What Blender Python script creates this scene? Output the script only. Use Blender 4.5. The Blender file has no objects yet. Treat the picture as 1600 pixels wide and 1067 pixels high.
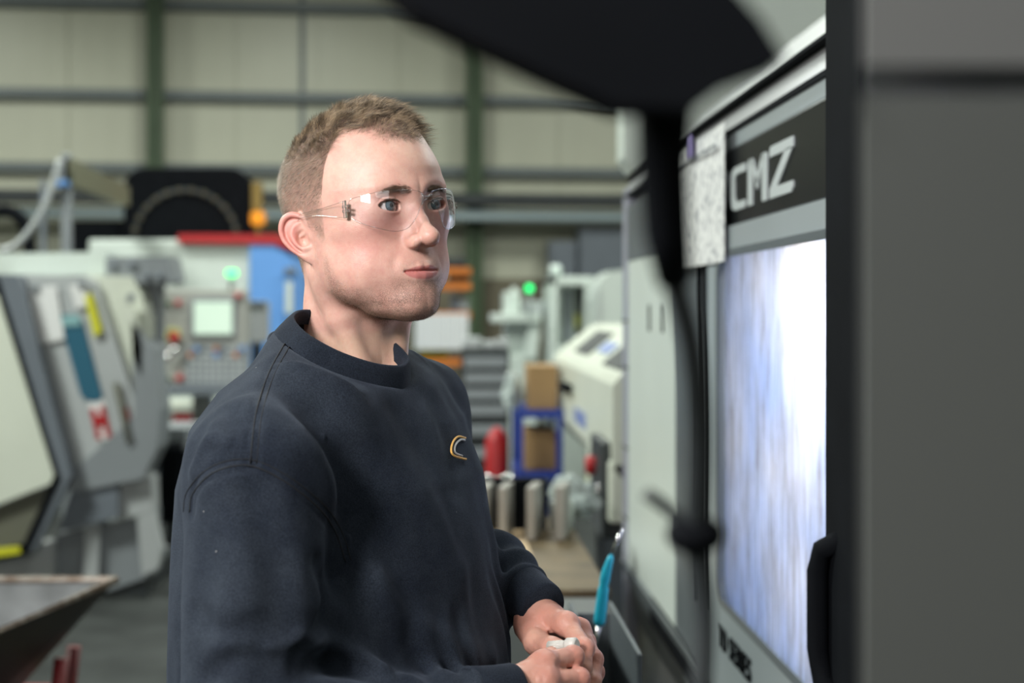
import bpy, bmesh, math, random
import numpy as np
from mathutils import Vector, Matrix

# ---------------------------------------------------------------- camera, world, lights, exposure
SC = bpy.context.scene
FPX = 2222.0                                    # focal length in pixels (50 mm on a 36 mm frame)
CAMZ = 1.56
HX, HY = 693.0, 482.0                           # where the camera's level forward direction (+Y) meets the picture
cam = bpy.data.cameras.new('camera'); camo = bpy.data.objects.new('camera', cam); SC.collection.objects.link(camo)
camo.location = (0, 0, CAMZ); camo.rotation_euler = (math.pi / 2, 0, 0)
cam.lens = 50; cam.sensor_width = 36; cam.clip_start = .05; cam.clip_end = 100
cam.shift_x = (800 - HX) / 1600; cam.shift_y = (HY - 533.5) / 1600
cam.dof.use_dof = True; cam.dof.focus_distance = 1.50; cam.dof.aperture_fstop = 3.5; cam.dof.aperture_blades = 9
SC.camera = camo
def at(px, py, d): return Vector(((px - HX) / FPX * d, d, CAMZ - (py - HY) / FPX * d))

SC.view_settings.view_transform = 'Standard'; SC.view_settings.look = 'None'
SC.view_settings.exposure = 0.0; SC.view_settings.gamma = 1.0; SC.view_settings.use_curve_mapping = False
SC.cycles.use_denoising = True
SC.cycles.max_bounces = 8; SC.cycles.transparent_max_bounces = 16
SC.cycles.sample_clamp_indirect = 6; SC.cycles.caustics_reflective = False; SC.cycles.caustics_refractive = False

w = bpy.data.worlds.new('world'); SC.world = w; w.use_nodes = True
w.node_tree.nodes['Background'].inputs['Color'].default_value = (.80, .95, 1.0, 1)
w.node_tree.nodes['Background'].inputs['Strength'].default_value = .07

def area(name, loc, target, size, power, color=(1, 1, 1), sy=None, rot=None):
    l = bpy.data.lights.new(name, 'AREA'); l.energy = power; l.color = color; l.size = size
    if sy: l.shape = 'RECTANGLE'; l.size_y = sy
    o = bpy.data.objects.new(name, l); SC.collection.objects.link(o); o.location = loc
    o.rotation_euler = rot if rot else (Vector(target) - Vector(loc)).to_track_quat('-Z', 'Y').to_euler()
    return o
# the photographer's softbox, high on the left of the camera
area('key_softbox', (-.95, .10, 2.28), (-.10, 1.5, 1.5), .42, 46, (1.0, .965, .94))
area('front_fill', (-.3, -.9, 3.3), (0, 1.6, 1.2), 1.0, 16, (1.0, .97, .95))  # added fill light above the camera, no known lamp hangs there
# high-bay lamps of the hall
for i, (x, y) in enumerate([(-5, 4), (1.2, 3.2), (-5, 9), (0, 9), (5, 9), (-7, 15), (-1.5, 15), (4, 15)]):
    area('hall_lamp', (x, y, 6.3), (x, y, 0), 1.2, (270 if y < 12 else 215) if y > 4 else (740 if x < 0 else 70), (.94, 1.0, .92))
HEADH = 1.0; SHIRTH = .0020; HANDH = .0012; HAIR = True
# ---------------------------------------------------------------- helpers
COL = bpy.context.scene.collection
RNG = np.random.default_rng(7)

def V(*a): return np.array(a, dtype=np.float64)

def sock(n, name, val):
    if name in n.inputs: n.inputs[name].default_value = val

def mat(name, color=(.5, .5, .5), rough=.5, metal=0., spec=None, noise=0., nscale=20., bump=0., bscale=60.,
        coat=0., emit=None, estr=0., color2=None, stretch=None):
    """principled material with procedural colour mottling and fine bump"""
    m = bpy.data.materials.new(name); m.use_nodes = True
    nt = m.node_tree; b = nt.nodes['Principled BSDF']
    sock(b, 'Base Color', (*color, 1)); sock(b, 'Roughness', rough); sock(b, 'Metallic', metal)
    if spec is not None: sock(b, 'Specular IOR Level', spec)
    if coat: sock(b, 'Coat Weight', coat)
    if emit is not None:
        sock(b, 'Emission Color', (*emit, 1)); sock(b, 'Emission Strength', estr)
    tc = nt.nodes.new('ShaderNodeTexCoord'); src = tc.outputs['Object']
    if stretch:
        mp = nt.nodes.new('ShaderNodeMapping'); mp.inputs['Scale'].default_value = stretch
        nt.links.new(src, mp.inputs['Vector']); src = mp.outputs['Vector']
    if noise or color2:
        n = nt.nodes.new('ShaderNodeTexNoise'); n.inputs['Scale'].default_value = nscale; n.inputs['Detail'].default_value = 6
        nt.links.new(src, n.inputs['Vector'])
        r = nt.nodes.new('ShaderNodeValToRGB'); r.color_ramp.elements[0].position = .3; r.color_ramp.elements[1].position = .7
        c2 = color2 if color2 else tuple(max(0, c * (1 - noise)) for c in color)
        r.color_ramp.elements[0].color = (*c2, 1)
        r.color_ramp.elements[1].color = (*(color if color2 else tuple(min(1, c * (1 + noise * .5)) for c in color)), 1)
        nt.links.new(n.outputs['Fac'], r.inputs['Fac']); nt.links.new(r.outputs['Color'], b.inputs['Base Color'])
    if bump:
        n2 = nt.nodes.new('ShaderNodeTexNoise'); n2.inputs['Scale'].default_value = bscale; n2.inputs['Detail'].default_value = 4
        nt.links.new(src, n2.inputs['Vector'])
        bp = nt.nodes.new('ShaderNodeBump'); bp.inputs['Strength'].default_value = bump; bp.inputs['Distance'].default_value = .002
        nt.links.new(n2.outputs['Fac'], bp.inputs['Height']); nt.links.new(bp.outputs['Normal'], b.inputs['Normal'])
    return m

def tag(o, label=None, cat=None, group=None, kind=None):
    if label: o['label'] = label
    if cat: o['category'] = cat
    if group: o['group'] = group
    if kind: o['kind'] = kind
    return o

def empty(name, loc=(0, 0, 0), rz=0., label=None, cat=None, group=None, kind=None):
    o = bpy.data.objects.new(name, None); COL.objects.link(o)
    o.empty_display_size = .1
    o.location = loc; o.rotation_euler = (0, 0, rz)
    return tag(o, label, cat, group, kind)

def from_arrays(name, verts, faces, material=None, parent=None, smooth=False, local=False):
    """verts in the parent's frame when the parent is given (local) else world"""
    me = bpy.data.meshes.new(name)
    me.from_pydata([tuple(map(float, v)) for v in verts] if len(verts) < 5000 else np.asarray(verts).tolist(), [],
                   faces if isinstance(faces, list) else np.asarray(faces).tolist())
    if smooth: me.polygons.foreach_set('use_smooth', np.ones(len(me.polygons), bool))
    me.update()
    o = bpy.data.objects.new(name, me); COL.objects.link(o)
    if material is not None:
        for mm in (material if isinstance(material, (list, tuple)) else [material]): me.materials.append(mm)
    if parent is not None: o.parent = parent
    return o

class MB:
    """collects shapes, builds ONE mesh object"""
    def __init__(s): s.v = []; s.f = []; s.mi = []; s.sm = []; s.cur = 0
    def add(s, vs, fs, smooth=False):
        o = len(s.v); s.v += [tuple(map(float, v)) for v in vs]
        for f in fs: s.f.append([o + i for i in f]); s.mi.append(s.cur); s.sm.append(smooth)
        return s
    def mat(s, i): s.cur = i; return s
    def box(s, lo, hi, bev=0.):
        x0, y0, z0 = lo; x1, y1, z1 = hi
        if x0 > x1: x0, x1 = x1, x0
        if y0 > y1: y0, y1 = y1, y0
        if z0 > z1: z0, z1 = z1, z0
        if bev <= 0:
            vs = [(x, y, z) for x in (x0, x1) for y in (y0, y1) for z in (z0, z1)]
            return s.add(vs, [(0, 1, 3, 2), (4, 6, 7, 5), (0, 4, 5, 1), (2, 3, 7, 6), (0, 2, 6, 4), (1, 5, 7, 3)])
        bev = min(bev, (x1 - x0) * .45, (y1 - y0) * .45, (z1 - z0) * .45)
        bm = bmesh.new(); bmesh.ops.create_cube(bm, size=1)
        for v in bm.verts: v.co = Vector(((x0 + x1) / 2 + v.co.x * (x1 - x0), (y0 + y1) / 2 + v.co.y * (y1 - y0), (z0 + z1) / 2 + v.co.z * (z1 - z0)))
        bmesh.ops.bevel(bm, geom=bm.edges[:], offset=bev, segments=2, affect='EDGES', profile=.5)
        bm.verts.index_update()
        s.add([v.co[:] for v in bm.verts], [[v.index for v in f.verts] for f in bm.faces]); bm.free(); return s
    def prism(s, pts, axis, a, b):
        """polygon pts (2D) extruded along axis x/y/z from a to b; pts give the other two axes in order"""
        def mk(p, t):
            return {'x': (t, p[0], p[1]), 'y': (p[0], t, p[1]), 'z': (p[0], p[1], t)}[axis]
        n = len(pts)
        vs = [mk(p, a) for p in pts] + [mk(p, b) for p in pts]
        fs = [list(range(n))[::-1], list(range(n, 2 * n))] + [(i, (i + 1) % n, n + (i + 1) % n, n + i) for i in range(n)]
        return s.add(vs, fs)
    def tube(s, pts, r, n=12, cap=True, smooth=True):
        pts = [Vector(p) for p in pts]; m = len(pts)
        rs = r if isinstance(r, (list, tuple)) else [r] * m
        vs = []; prev = None
        for i, p in enumerate(pts):
            t = (pts[min(i + 1, m - 1)] - pts[max(i - 1, 0)]).normalized()
            if prev is None:
                a = Vector((0, 0, 1)) if abs(t.z) < .9 else Vector((1, 0, 0))
                u = t.cross(a).normalized()
            else: u = (prev - t * prev.dot(t)).normalized()
            prev = u; w = t.cross(u)
            for k in range(n):
                an = 2 * math.pi * k / n
                vs.append(p + (u * math.cos(an) + w * math.sin(an)) * rs[i])
        fs = [(i * n + k, i * n + (k + 1) % n, (i + 1) * n + (k + 1) % n, (i + 1) * n + k) for i in range(m - 1) for k in range(n)]
        s.add(vs, fs, smooth)
        if cap: s.add([vs[k] for k in range(n)], [list(range(n))[::-1]]); s.add(vs[-n:], [list(range(n))])
        return s
    def cyl(s, a, b, r, n=20, r2=None): return s.tube([a, b], [r, r if r2 is None else r2], n)
    def lathe(s, prof, c=(0, 0, 0), n=24, axis='z'):
        vs = []
        for (r, h) in prof:
            for k in range(n):
                an = 2 * math.pi * k / n; a, b = r * math.cos(an), r * math.sin(an)
                p = {'z': (a, b, h), 'x': (h, a, b), 'y': (a, h, b)}[axis]
                vs.append((c[0] + p[0], c[1] + p[1], c[2] + p[2]))
        m = len(prof)
        fs = [(i * n + k, i * n + (k + 1) % n, (i + 1) * n + (k + 1) % n, (i + 1) * n + k) for i in range(m - 1) for k in range(n)]
        s.add(vs, fs, True)
        return s
    def sphere(s, c, r, n=16, sc=(1, 1, 1)):
        prof = [(max(1e-5, r * math.sin(math.pi * i / n)), -r * math.cos(math.pi * i / n)) for i in range(n + 1)]
        vs = []
        for (q, h) in prof:
            for k in range(n * 2):
                an = math.pi * k / n
                vs.append((c[0] + q * math.cos(an) * sc[0], c[1] + q * math.sin(an) * sc[1], c[2] + h * sc[2]))
        N = n * 2
        return s.add(vs, [(i * N + k, i * N + (k + 1) % N, (i + 1) * N + (k + 1) % N, (i + 1) * N + k) for i in range(n) for k in range(N)], True)
    def xform(s, M, start=0):
        s.v[start:] = [tuple(M @ Vector(v)) for v in s.v[start:]]; return s
    def build(s, name, material, parent=None, fix=True, origin=None):
        me = bpy.data.meshes.new(name)
        off = Vector(origin) if origin is not None else Vector((0, 0, 0))
        me.from_pydata([tuple(Vector(v) - off) for v in s.v], [], s.f)
        me.polygons.foreach_set('use_smooth', s.sm)
        me.polygons.foreach_set('material_index', s.mi)
        me.update()
        if fix:
            bm = bmesh.new(); bm.from_mesh(me)
            bmesh.ops.remove_doubles(bm, verts=bm.verts[:], dist=1e-6)
            bmesh.ops.recalc_face_normals(bm, faces=bm.faces[:]); bm.to_mesh(me); bm.free()
        for mm in (material if isinstance(material, (list, tuple)) else [material]): me.materials.append(mm)
        o = bpy.data.objects.new(name, me); COL.objects.link(o)
        if parent is not None: o.parent = parent
        if origin is not None: o.location = off
        return o


def copy_tree(o, parent=None):
    c = o.copy(); COL.objects.link(c)
    if parent is not None: c.parent = parent
    for ch in [x for x in bpy.data.objects if x.parent == o and x is not c and x not in ()]:
        copy_tree(ch, c)
    return c

def structure(o): o['kind'] = 'structure'; return o

# ---------------------------------------------------------------- implicit modelling
def smin(a, b, k): h = np.maximum(k - np.abs(a - b), 0) / k; return np.minimum(a, b) - h * h * k * .25
def smax(a, b, k): return -smin(-a, -b, k)
def ell(p, c, r):
    q = (p - np.array(c, np.float32)) / np.array(r, np.float32)
    k0 = np.sqrt((q * q).sum(1)) + 1e-9; q2 = q / np.array(r, np.float32)
    return k0 * (k0 - 1) / (np.sqrt((q2 * q2).sum(1)) + 1e-9)
def cap(p, a, b, ra, rb=None):
    a = np.array(a, np.float32); b = np.array(b, np.float32); ba = b - a
    t = np.clip(((p - a) @ ba) / float(ba @ ba), 0, 1)
    d = np.sqrt((((p - a) - t[:, None] * ba) ** 2).sum(1))
    return d - (ra if rb is None else ra + (rb - ra) * t)
def poly_cap(p, pts, r, k=None):
    d = None
    for i in range(len(pts) - 1):
        ra = r[i] if isinstance(r, (list, tuple)) else r; rb = r[i + 1] if isinstance(r, (list, tuple)) else r
        e = cap(p, pts[i], pts[i + 1], ra, rb)
        d = e if d is None else (np.minimum(d, e) if not k else smin(d, e, k))
    return d

def mesh_sdf(f, lo, hi, h, B=12):
    """surface-nets mesh of f<0; f is evaluated only in blocks near the surface"""
    lo = np.array(lo, np.float64); n = np.ceil((np.array(hi) - lo) / h / B).astype(int)
    N = n * B + 1
    F = np.empty(N, np.float32)
    bx = np.stack(np.meshgrid(*[np.arange(k) for k in n], indexing='ij'), -1).reshape(-1, 3)
    cen = lo + (bx + .5) * B * h
    fc = f(cen.astype(np.float32))
    rad = B * h * .5 * 1.7320508 * 1.35
    act = np.abs(fc) < rad
    for b, v in zip(bx[~act], fc[~act]):
        i, j, k = b * B; F[i:i + B + 1, j:j + B + 1, k:k + B + 1] = v
    g = np.stack(np.meshgrid(*[np.arange(B + 1)] * 3, indexing='ij'), -1).reshape(-1, 3)
    A = bx[act]
    for s in range(0, len(A), 150):
        bb = A[s:s + 150]
        P = (lo + ((bb[:, None, :] * B + g[None]) * h)).reshape(-1, 3).astype(np.float32)
        R = f(P).reshape(len(bb), B + 1, B + 1, B + 1)
        for b, r in zip(bb, R):
            i, j, k = b * B; F[i:i + B + 1, j:j + B + 1, k:k + B + 1] = r
    S = F < 0
    cnt = np.zeros(np.array(F.shape) - 1, np.int8)
    for dx in (0, 1):
        for dy in (0, 1):
            for dz in (0, 1):
                cnt += S[dx:S.shape[0] - 1 + dx, dy:S.shape[1] - 1 + dy, dz:S.shape[2] - 1 + dz]
    I = np.argwhere((cnt > 0) & (cnt < 8))
    idx = -np.ones(cnt.shape, np.int64); idx[tuple(I.T)] = np.arange(len(I))
    acc = np.zeros((len(I), 3)); num = np.zeros(len(I))
    C = [(dx, dy, dz) for dx in (0, 1) for dy in (0, 1) for dz in (0, 1)]
    for a in C:
        for ax in range(3):
            if a[ax]: continue
            b = list(a); b[ax] = 1
            fa = F[I[:, 0] + a[0], I[:, 1] + a[1], I[:, 2] + a[2]]; fb = F[I[:, 0] + b[0], I[:, 1] + b[1], I[:, 2] + b[2]]
            m = (fa < 0) != (fb < 0); t = np.where(m, fa / np.where(m, fa - fb, 1), 0)
            p = np.array(a, float)[None].repeat(len(I), 0); p[:, ax] = t
            acc += p * m[:, None]; num += m
    Vv = lo + (I + acc / num[:, None]) * h
    quads = []
    for ax in range(3):
        o1, o2 = (ax + 1) % 3, (ax + 2) % 3
        sl0 = [slice(None)] * 3; sl1 = [slice(None)] * 3; sl0[ax] = slice(0, -1); sl1[ax] = slice(1, None)
        a = S[tuple(sl0)]; b = S[tuple(sl1)]
        E = np.argwhere(a != b)
        E = E[(E[:, o1] > 0) & (E[:, o2] > 0) & (E[:, o1] < S.shape[o1] - 1) & (E[:, o2] < S.shape[o2] - 1)]
        d1 = np.zeros(3, int); d1[o1] = 1; d2 = np.zeros(3, int); d2[o2] = 1
        q = np.stack([idx[tuple((E - d1 - d2).T)], idx[tuple((E - d2).T)], idx[tuple(E.T)], idx[tuple((E - d1).T)]], 1)
        inside = a[tuple(E.T)]
        q[~inside] = q[~inside][:, ::-1]
        quads.append(q)
    return Vv, np.concatenate(quads)

def np_mesh(name, verts, quads, material=None, parent=None, smooth=True, cols=None):
    me = bpy.data.meshes.new(name); k = quads.shape[1]
    me.vertices.add(len(verts)); me.vertices.foreach_set('co', np.ascontiguousarray(verts, np.float32).ravel())
    me.loops.add(quads.size); me.loops.foreach_set('vertex_index', quads.astype(np.int32).ravel())
    me.polygons.add(len(quads)); me.polygons.foreach_set('loop_start', np.arange(0, quads.size, k, dtype=np.int32))
    me.polygons.foreach_set('loop_total', np.full(len(quads), k, np.int32))
    me.polygons.foreach_set('use_smooth', np.full(len(quads), smooth))
    me.update(calc_edges=True)
    for an, arr in (cols or {}).items():
        at = me.color_attributes.new(an, 'FLOAT_COLOR', 'POINT')
        c = np.ones((len(verts), 4), np.float32); c[:, :arr.shape[1]] = arr; at.data.foreach_set('color', c.ravel())
    o = bpy.data.objects.new(name, me); COL.objects.link(o)
    if material is not None: me.materials.append(material)
    if parent is not None: o.parent = parent
    return o

def vnoise(p, scale, seed=0):
    """smooth value noise in -1..1 for (N,3) points"""
    q = np.asarray(p, np.float64) * scale + seed * 17.31
    i = np.floor(q).astype(np.int64); f = q - i; f = f * f * (3 - 2 * f)
    def hsh(a, b, c):
        n = (a * 73856093) ^ (b * 19349663) ^ (c * 83492791) ^ (seed * 2654435761)
        n = (n ^ (n >> 13)) * 1274126177 & 0x7fffffff
        return (n & 0xffff) / 32767.5 - 1
    r = 0
    for dx in (0, 1):
        for dy in (0, 1):
            for dz in (0, 1):
                w = (f[:, 0] if dx else 1 - f[:, 0]) * (f[:, 1] if dy else 1 - f[:, 1]) * (f[:, 2] if dz else 1 - f[:, 2])
                r = r + w * hsh(i[:, 0] + dx, i[:, 1] + dy, i[:, 2] + dz)
    return r
def sstep(a, b, x): t = np.clip((x - a) / (b - a), 0, 1); return t * t * (3 - 2 * t)

def spline(pts, n):
    """Catmull-Rom through pts, n points"""
    P = np.array(pts, float); P = np.vstack([2 * P[0] - P[1], P, 2 * P[-1] - P[-2]]); m = len(P) - 3; out = []
    for u in np.linspace(0, m - 1e-6, n):
        i = int(u); t = u - i; a, b, c, d = P[i:i + 4]
        out.append(.5 * ((2 * b) + (c - a) * t + (2 * a - 5 * b + 4 * c - d) * t * t + (3 * b - a - 3 * c + d) * t ** 3))
    return np.array(out)
# ---------------------------------------------------------------- the hall
M_FLOOR = mat('concrete_floor', (.034, .037, .036), .8, spec=.15, noise=.45, nscale=3, bump=.15, bscale=25)
M_PANEL = mat('wall_panel', (.50, .50, .40), .42, noise=.05, nscale=1.2)
M_BLOCK = mat('block_wall', (.16, .14, .10), .85, noise=.3, nscale=2.5)
M_GREEN = mat('green_paint', (.085, .13, .07), .5, noise=.15, nscale=4)
M_RAIL = mat('grey_rail', (.13, .15, .155), .5, noise=.1, nscale=5)
M_DARK = mat('dark_steel', (.025, .03, .033), .5, noise=.2, nscale=8)
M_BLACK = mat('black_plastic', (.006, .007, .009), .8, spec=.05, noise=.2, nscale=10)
M_WHITE = mat('white_enamel', (.60, .66, .62), .35, noise=.04, nscale=3)
M_CREAM = mat('cream_enamel', (.66, .69, .60), .35, noise=.04, nscale=3)
M_GREY = mat('grey_enamel', (.24, .26, .28), .4, noise=.06, nscale=4)
M_LGREY = mat('light_grey_enamel', (.42, .44, .45), .4, noise=.05, nscale=4)
M_SLATE = mat('slate_enamel', (.15, .17, .20), .4, noise=.06, nscale=4)
M_BLUE = mat('blue_enamel', (.13, .32, .72), .4, noise=.04, nscale=4)
M_DBLUE = mat('dark_blue_paint', (.015, .045, .30), .4)
M_RED = mat('red_paint', (.42, .014, .018), .45, noise=.1, nscale=8)
M_ORANGE = mat('orange_paint', (.60, .17, .02), .5, noise=.15, nscale=8)
M_YELLOW = mat('yellow_plastic', (.62, .60, .03), .45)
M_PAPER = mat('paper', (.74, .74, .74), .8)
M_CARD = mat('cardboard', (.36, .22, .10), .8, noise=.12, nscale=6)
M_STEEL = mat('machined_steel', (.36, .345, .32), .4, metal=.35, noise=.25, nscale=30, stretch=(1, 1, .1))
M_CHROME = mat('chrome', (.7, .7, .7), .12, metal=1.)
M_DRED = mat('dull_red', (.16, .008, .010), .5, noise=.3, nscale=10)
M_WOOD = mat('worn_worktop', (.15, .105, .052), .6, color2=(.065, .045, .022), nscale=9, bump=.2, bscale=40)
M_PLY = mat('clean_board', (.50, .36, .22), .7, noise=.12, nscale=12)
M_CYAN = mat('cyan_plastic', (.01, .42, .60), .35)
M_RUBBER = mat('black_rubber', (.012, .012, .013), .7)
M_GOLDY = mat('orange_lens', (.8, .30, .02), .3, emit=(1., .35, .02), estr=.3)
def lamp_mat(name, col, st):
    return mat(name, col, .3, emit=col, estr=st)
M_GLED = lamp_mat('green_signal', (.05, 1., .22), 2.6); M_GLED2 = lamp_mat('green_signal_dim', (.0, 1., .22), 1.6)
M_SCREEN = mat('screen', (.3, .4, .32), .3, emit=(.80, .97, .80), estr=.62)

WA = math.radians(6.3); WY = 20.0
def wall_pt(x, off=0.): return (x + off * math.sin(WA), WY + x * math.tan(WA) - off * math.cos(WA))
def wall_box(mb, x0, x1, z0, z1, t0, t1, bev=0.):
    """a box along the back wall: x range, z range, distance from the wall"""
    vs = [(*wall_pt(x, t), z) for x in (x0, x1) for t in (t1, t0) for z in (z0, z1)]
    mb.add(vs, [(0, 1, 3, 2), (4, 6, 7, 5), (0, 4, 5, 1), (2, 3, 7, 6), (0, 2, 6, 4), (1, 5, 7, 3)]); return mb
structure(MB().box((-13, -5, -.1), (11, 24, 0)).build('floor', M_FLOOR))
structure(MB().box((-13, -5, 8), (11, 24, 8.1)).build('ceiling', M_LGREY))
structure(MB().box((-13.2, -5, 0), (-13, 24, 8)).build('wall_left', M_PANEL))
structure(MB().box((11, -5, 0), (11.2, 24, 8)).build('wall_right', M_PANEL))
structure(MB().box((-13, -5.2, 0), (11, -5, 8)).build('wall_front', M_PANEL))
# back wall of upright panels with rebated joints
mb = MB(); xx = -13.
while xx < 10.9:
    wall_box(mb, xx + .012, xx + 1.113, 0, 8, -.1, 0); wall_box(mb, xx - .012, xx + .012, 0, 8, -.1, -.02)
    for rr in (.28, .56, .84): wall_box(mb, xx + rr - .012, xx + rr + .012, 0, 8, 0, .004)
    xx += 1.125
structure(mb.build('wall_back', M_PANEL))
structure(wall_box(MB(), -13, 11, 0, 1.98, .0, .12).build('trim_1', M_BLOCK))
structure(wall_box(MB(), -2.0, -1.93, 2, 8, .005, .02).build('trim_2', M_RAIL))
for k, px in enumerate((237, 737, -263, 1237)):
    x = (px - HX) / FPX * 20.0
    y = wall_pt(x)[1]; x = (px - HX) / FPX * (y - .35)
    p = MB(); wall_box(p, x - .105, x - .085, 0, 8, .12, .42); wall_box(p, x + .085, x + .105, 0, 8, .12, .42); wall_box(p, x - .085, x + .085, 0, 8, .25, .27)
    structure(p.build('trim_%d' % (k + 3), M_GREEN))
for k, (z, h, t) in enumerate(((5.72, .14, .14), (4.48, .13, .14), (3.48, .13, .14))):
    structure(wall_box(MB(), -13, 11, z - h / 2, z + h / 2, .02, .02 + t).build('trim_%d' % (k + 7), M_RAIL))
tr = wall_box(MB(), -12.9, 10.5, 3.00, 3.02, .45, .85); wall_box(tr, -12.9, 10.5, 2.96, 3.12, .83, .85); wall_box(tr, -12.9, 10.5, 2.96, 3.12, .45, .47)
tag(tr.build('cable_tray', M_DARK), 'long dark cable tray running along the far wall', 'cable tray')
pp_ = MB(); pp_.tube([(*wall_pt(-12, .6), 2.83), (*wall_pt(10, .6), 2.83)], .085, 14); tag(pp_.build('service_pipe', mat('pale_pipe', (.5, .6, .64), .35)), 'pale service pipe under the cable tray on the far wall', 'pipe')
# wall cabinets
for (x0, y0, x1, y1, lab) in ((852, 378, 893, 442, 'smaller dark grey cabinet fixed to the far wall'), (898, 355, 985, 436, 'large dark grey cabinet fixed high on the far wall')):
    d = 20.; X0 = (x0 - HX) / FPX * d; X1 = (x1 - HX) / FPX * d; Z1 = CAMZ - (y0 - HY) / FPX * d; Z0 = CAMZ - (y1 - HY) / FPX * d
    e = empty('wall_cabinet', (*wall_pt((X0 + X1) / 2, .12), Z0), 0, lab, 'cabinet', 'cabinets on the far wall')
    b = wall_box(MB(), X0, X1, Z0, Z1, .12, .42); b.v = [tuple(Vector(v) - Vector(e.location)) for v in b.v]; b.build('cabinet_body', M_SLATE, e)
    b = wall_box(MB(), X0 + .03, X1 - .03, Z0 + .03, Z1 - .03, .42, .44); b.v = [tuple(Vector(v) - Vector(e.location)) for v in b.v]; b.build('door', M_SLATE, e)

# high-bay lamp bodies
for i, (x, y) in enumerate([(-5, 4), (1.2, 3.2), (-5, 9), (0, 9), (5, 9), (-7, 15), (-1.5, 15), (4, 15)]):
    m_ = MB(); m_.box((-.62, -.62, .04), (.62, .62, .12), .02); m_.cyl((0, 0, .12), (0, 0, 1.58), .02, 8)
    o = m_.build('ceiling_lamp', M_LGREY); o.location = (x, y, 6.3); tag(o, 'square high-bay lamp hanging from the ceiling', 'lamp', 'high-bay lamps under the ceiling')
# ---------------------------------------------------------------- helpers that place boxes by what the photo shows at a distance
def pxbox(mb, x0, y0, x1, y1, d, dep, bev=.01, O=(0, 0, 0)):
    a = at(x0, y1, d); b = at(x1, y0, d); O = Vector(O)
    return mb.box((a.x - O.x, d - O.y, a.z - O.z), (b.x - O.x, d + dep - O.y, b.z - O.z), bev)
def pxprism(mb, pts, d, dep, O=(0, 0, 0)):
    P = [at(a, b, d) for a, b in pts]; return mb.prism([(p.x - O[0], p.z - O[2]) for p in P], 'y', d - O[1], d + dep - O[1])
def base(name, px, d, label, cat, group=None):
    return empty(name, ((px - HX) / FPX * d, d, 0), 0, label, cat, group)
def part(e, name, m, *boxes, bev=.01):
    mb = MB()
    for b in boxes: pxbox(mb, *b, bev=bev, O=e.location)
    return mb.build(name, m, e)

# ================= the lathe he watches: its face stands along x = FX
FX = .55
def fy(px, X=FX): return X * FPX / (px - HX)
def fz(px, py, X=FX): return CAMZ - (py - HY) / (px - HX) * X
lathe = empty('turning_machine', (FX, 3.2, 0), 0, 'large grey turning machine with lit window and black name strip', 'machine')
LO = Vector(lathe.location)
def L(mb, name, m, parent=None, sm=None):
    mb.v = [tuple(Vector(v) - LO) for v in mb.v]
    o = mb.build(name, m, lathe if parent is None else parent); return o
YF_, YN = 4.33, 1.30
M_DOOR = mat('door_enamel', (.30, .34, .36), .3, noise=.05, nscale=4)
M_FRAME = mat('frame_enamel', (.10, .115, .125), .35, noise=.05, nscale=4)
M_LILAC = mat('edge_trim', (.40, .41, .50), .3, metal=.3)
b = MB(); b.box((FX + .03, 3.37, .25), (2.2, YF_, 1.95), .01); b.box((FX + .75, YN, .25), (2.2, 3.40, 1.95)); b.box((FX + .04, YN, .25), (FX + .75, 3.37, .93), .01); b.box((FX + .04, YN, 1.70), (FX + .75, 3.37, 1.95), .01); b.box((FX + .04, YN, .9), (FX + .74, 1.5, 1.72), .01)
L(b, 'cabinet', M_LGREY)
b = MB(); b.box((FX + .1, YN + .1, 0), (2.1, YF_ - .1, .26)); L(b, 'plinth', M_DARK)
# roof fascia above the door, stepping back
b = MB(); b.prism([(FX, 1.90), (FX + .02, 1.955), (FX + .35, 2.25), (2.2, 2.25), (2.2, 1.90)], 'y', YN, YF_)
b.v = [(v[0], v[1], v[2]) for v in b.v]; L(b, 'top_fascia', mat('fascia', (.30, .31, .32), .4, noise=.05, nscale=4))
b = MB(); b.box((FX - .004, YN, 1.893), (FX + .03, YF_, 1.903)); b.box((FX - .002, YN, 1.95), (FX + .04, YF_, 1.956)); L(b, 'seam', M_BLACK)
b = MB(); b.box((FX, YN, 1.863), (FX + .04, 3.30, 1.895), .003); L(b, 'header_rail', M_DOOR)
# black name strip
strip = MB().box((FX - .006, YN, 1.716), (FX + .04, 3.30, 1.861), .003); strip = L(strip, 'name_strip', mat('gloss_black', (.006, .007, .008), .3, spec=.12))
def letter(polys, y_left, w_, z0, h_, m, parent, x=FX - .0085, t=.003, name='letter'):
    mb = MB()
    for P in polys: mb.prism([(y_left - u * w_ - LO.y, z0 + v * h_ - LO.z) for u, v in P], 'x', x - LO.x, x + t - LO.x)
    return mb.build(name, m, parent)
M_LET = mat('name_letters', (.46, .50, .51), .4)
S_ = [[(0, .72), (.10, .92), (.30, 1), (.97, 1), (1, .92), (1, .82), (.42, .82), (.33, .76), (.28, .66)], [(0, .72), (.28, .66), (.28, .34), (0, .28)], [(0, .28), (.28, .34), (.33, .24), (.42, .18), (1, .18), (1, .08), (.97, 0), (.30, 0), (.10, .08)]]
letter(S_, fy(1148), .132, 1.742, .080, M_LET, strip)
letter([[(0, 0), (0, .95), (.08, 1), (.20, 1), (.24, .92), (.24, 0)], [(.14, 1), (.26, 1), (.56, .50), (.46, .30)], [(.86, 1), (.74, 1), (.44, .50), (.54, .30)], [(1, 0), (1, .95), (.92, 1), (.80, 1), (.76, .92), (.76, 0)]], fy(1175.5), .148, 1.742, .082, M_LET, strip)
letter([[(.05, 1), (1, 1), (1, .80), (0, .80), (0, .92)], [(.68, .82), (1, .82), (.34, .20), (.02, .20)], [(0, .20), (1, .20), (1, .08), (.94, 0), (0, 0)]], fy(1210), .158, 1.742, .086, M_LET, strip)
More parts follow.
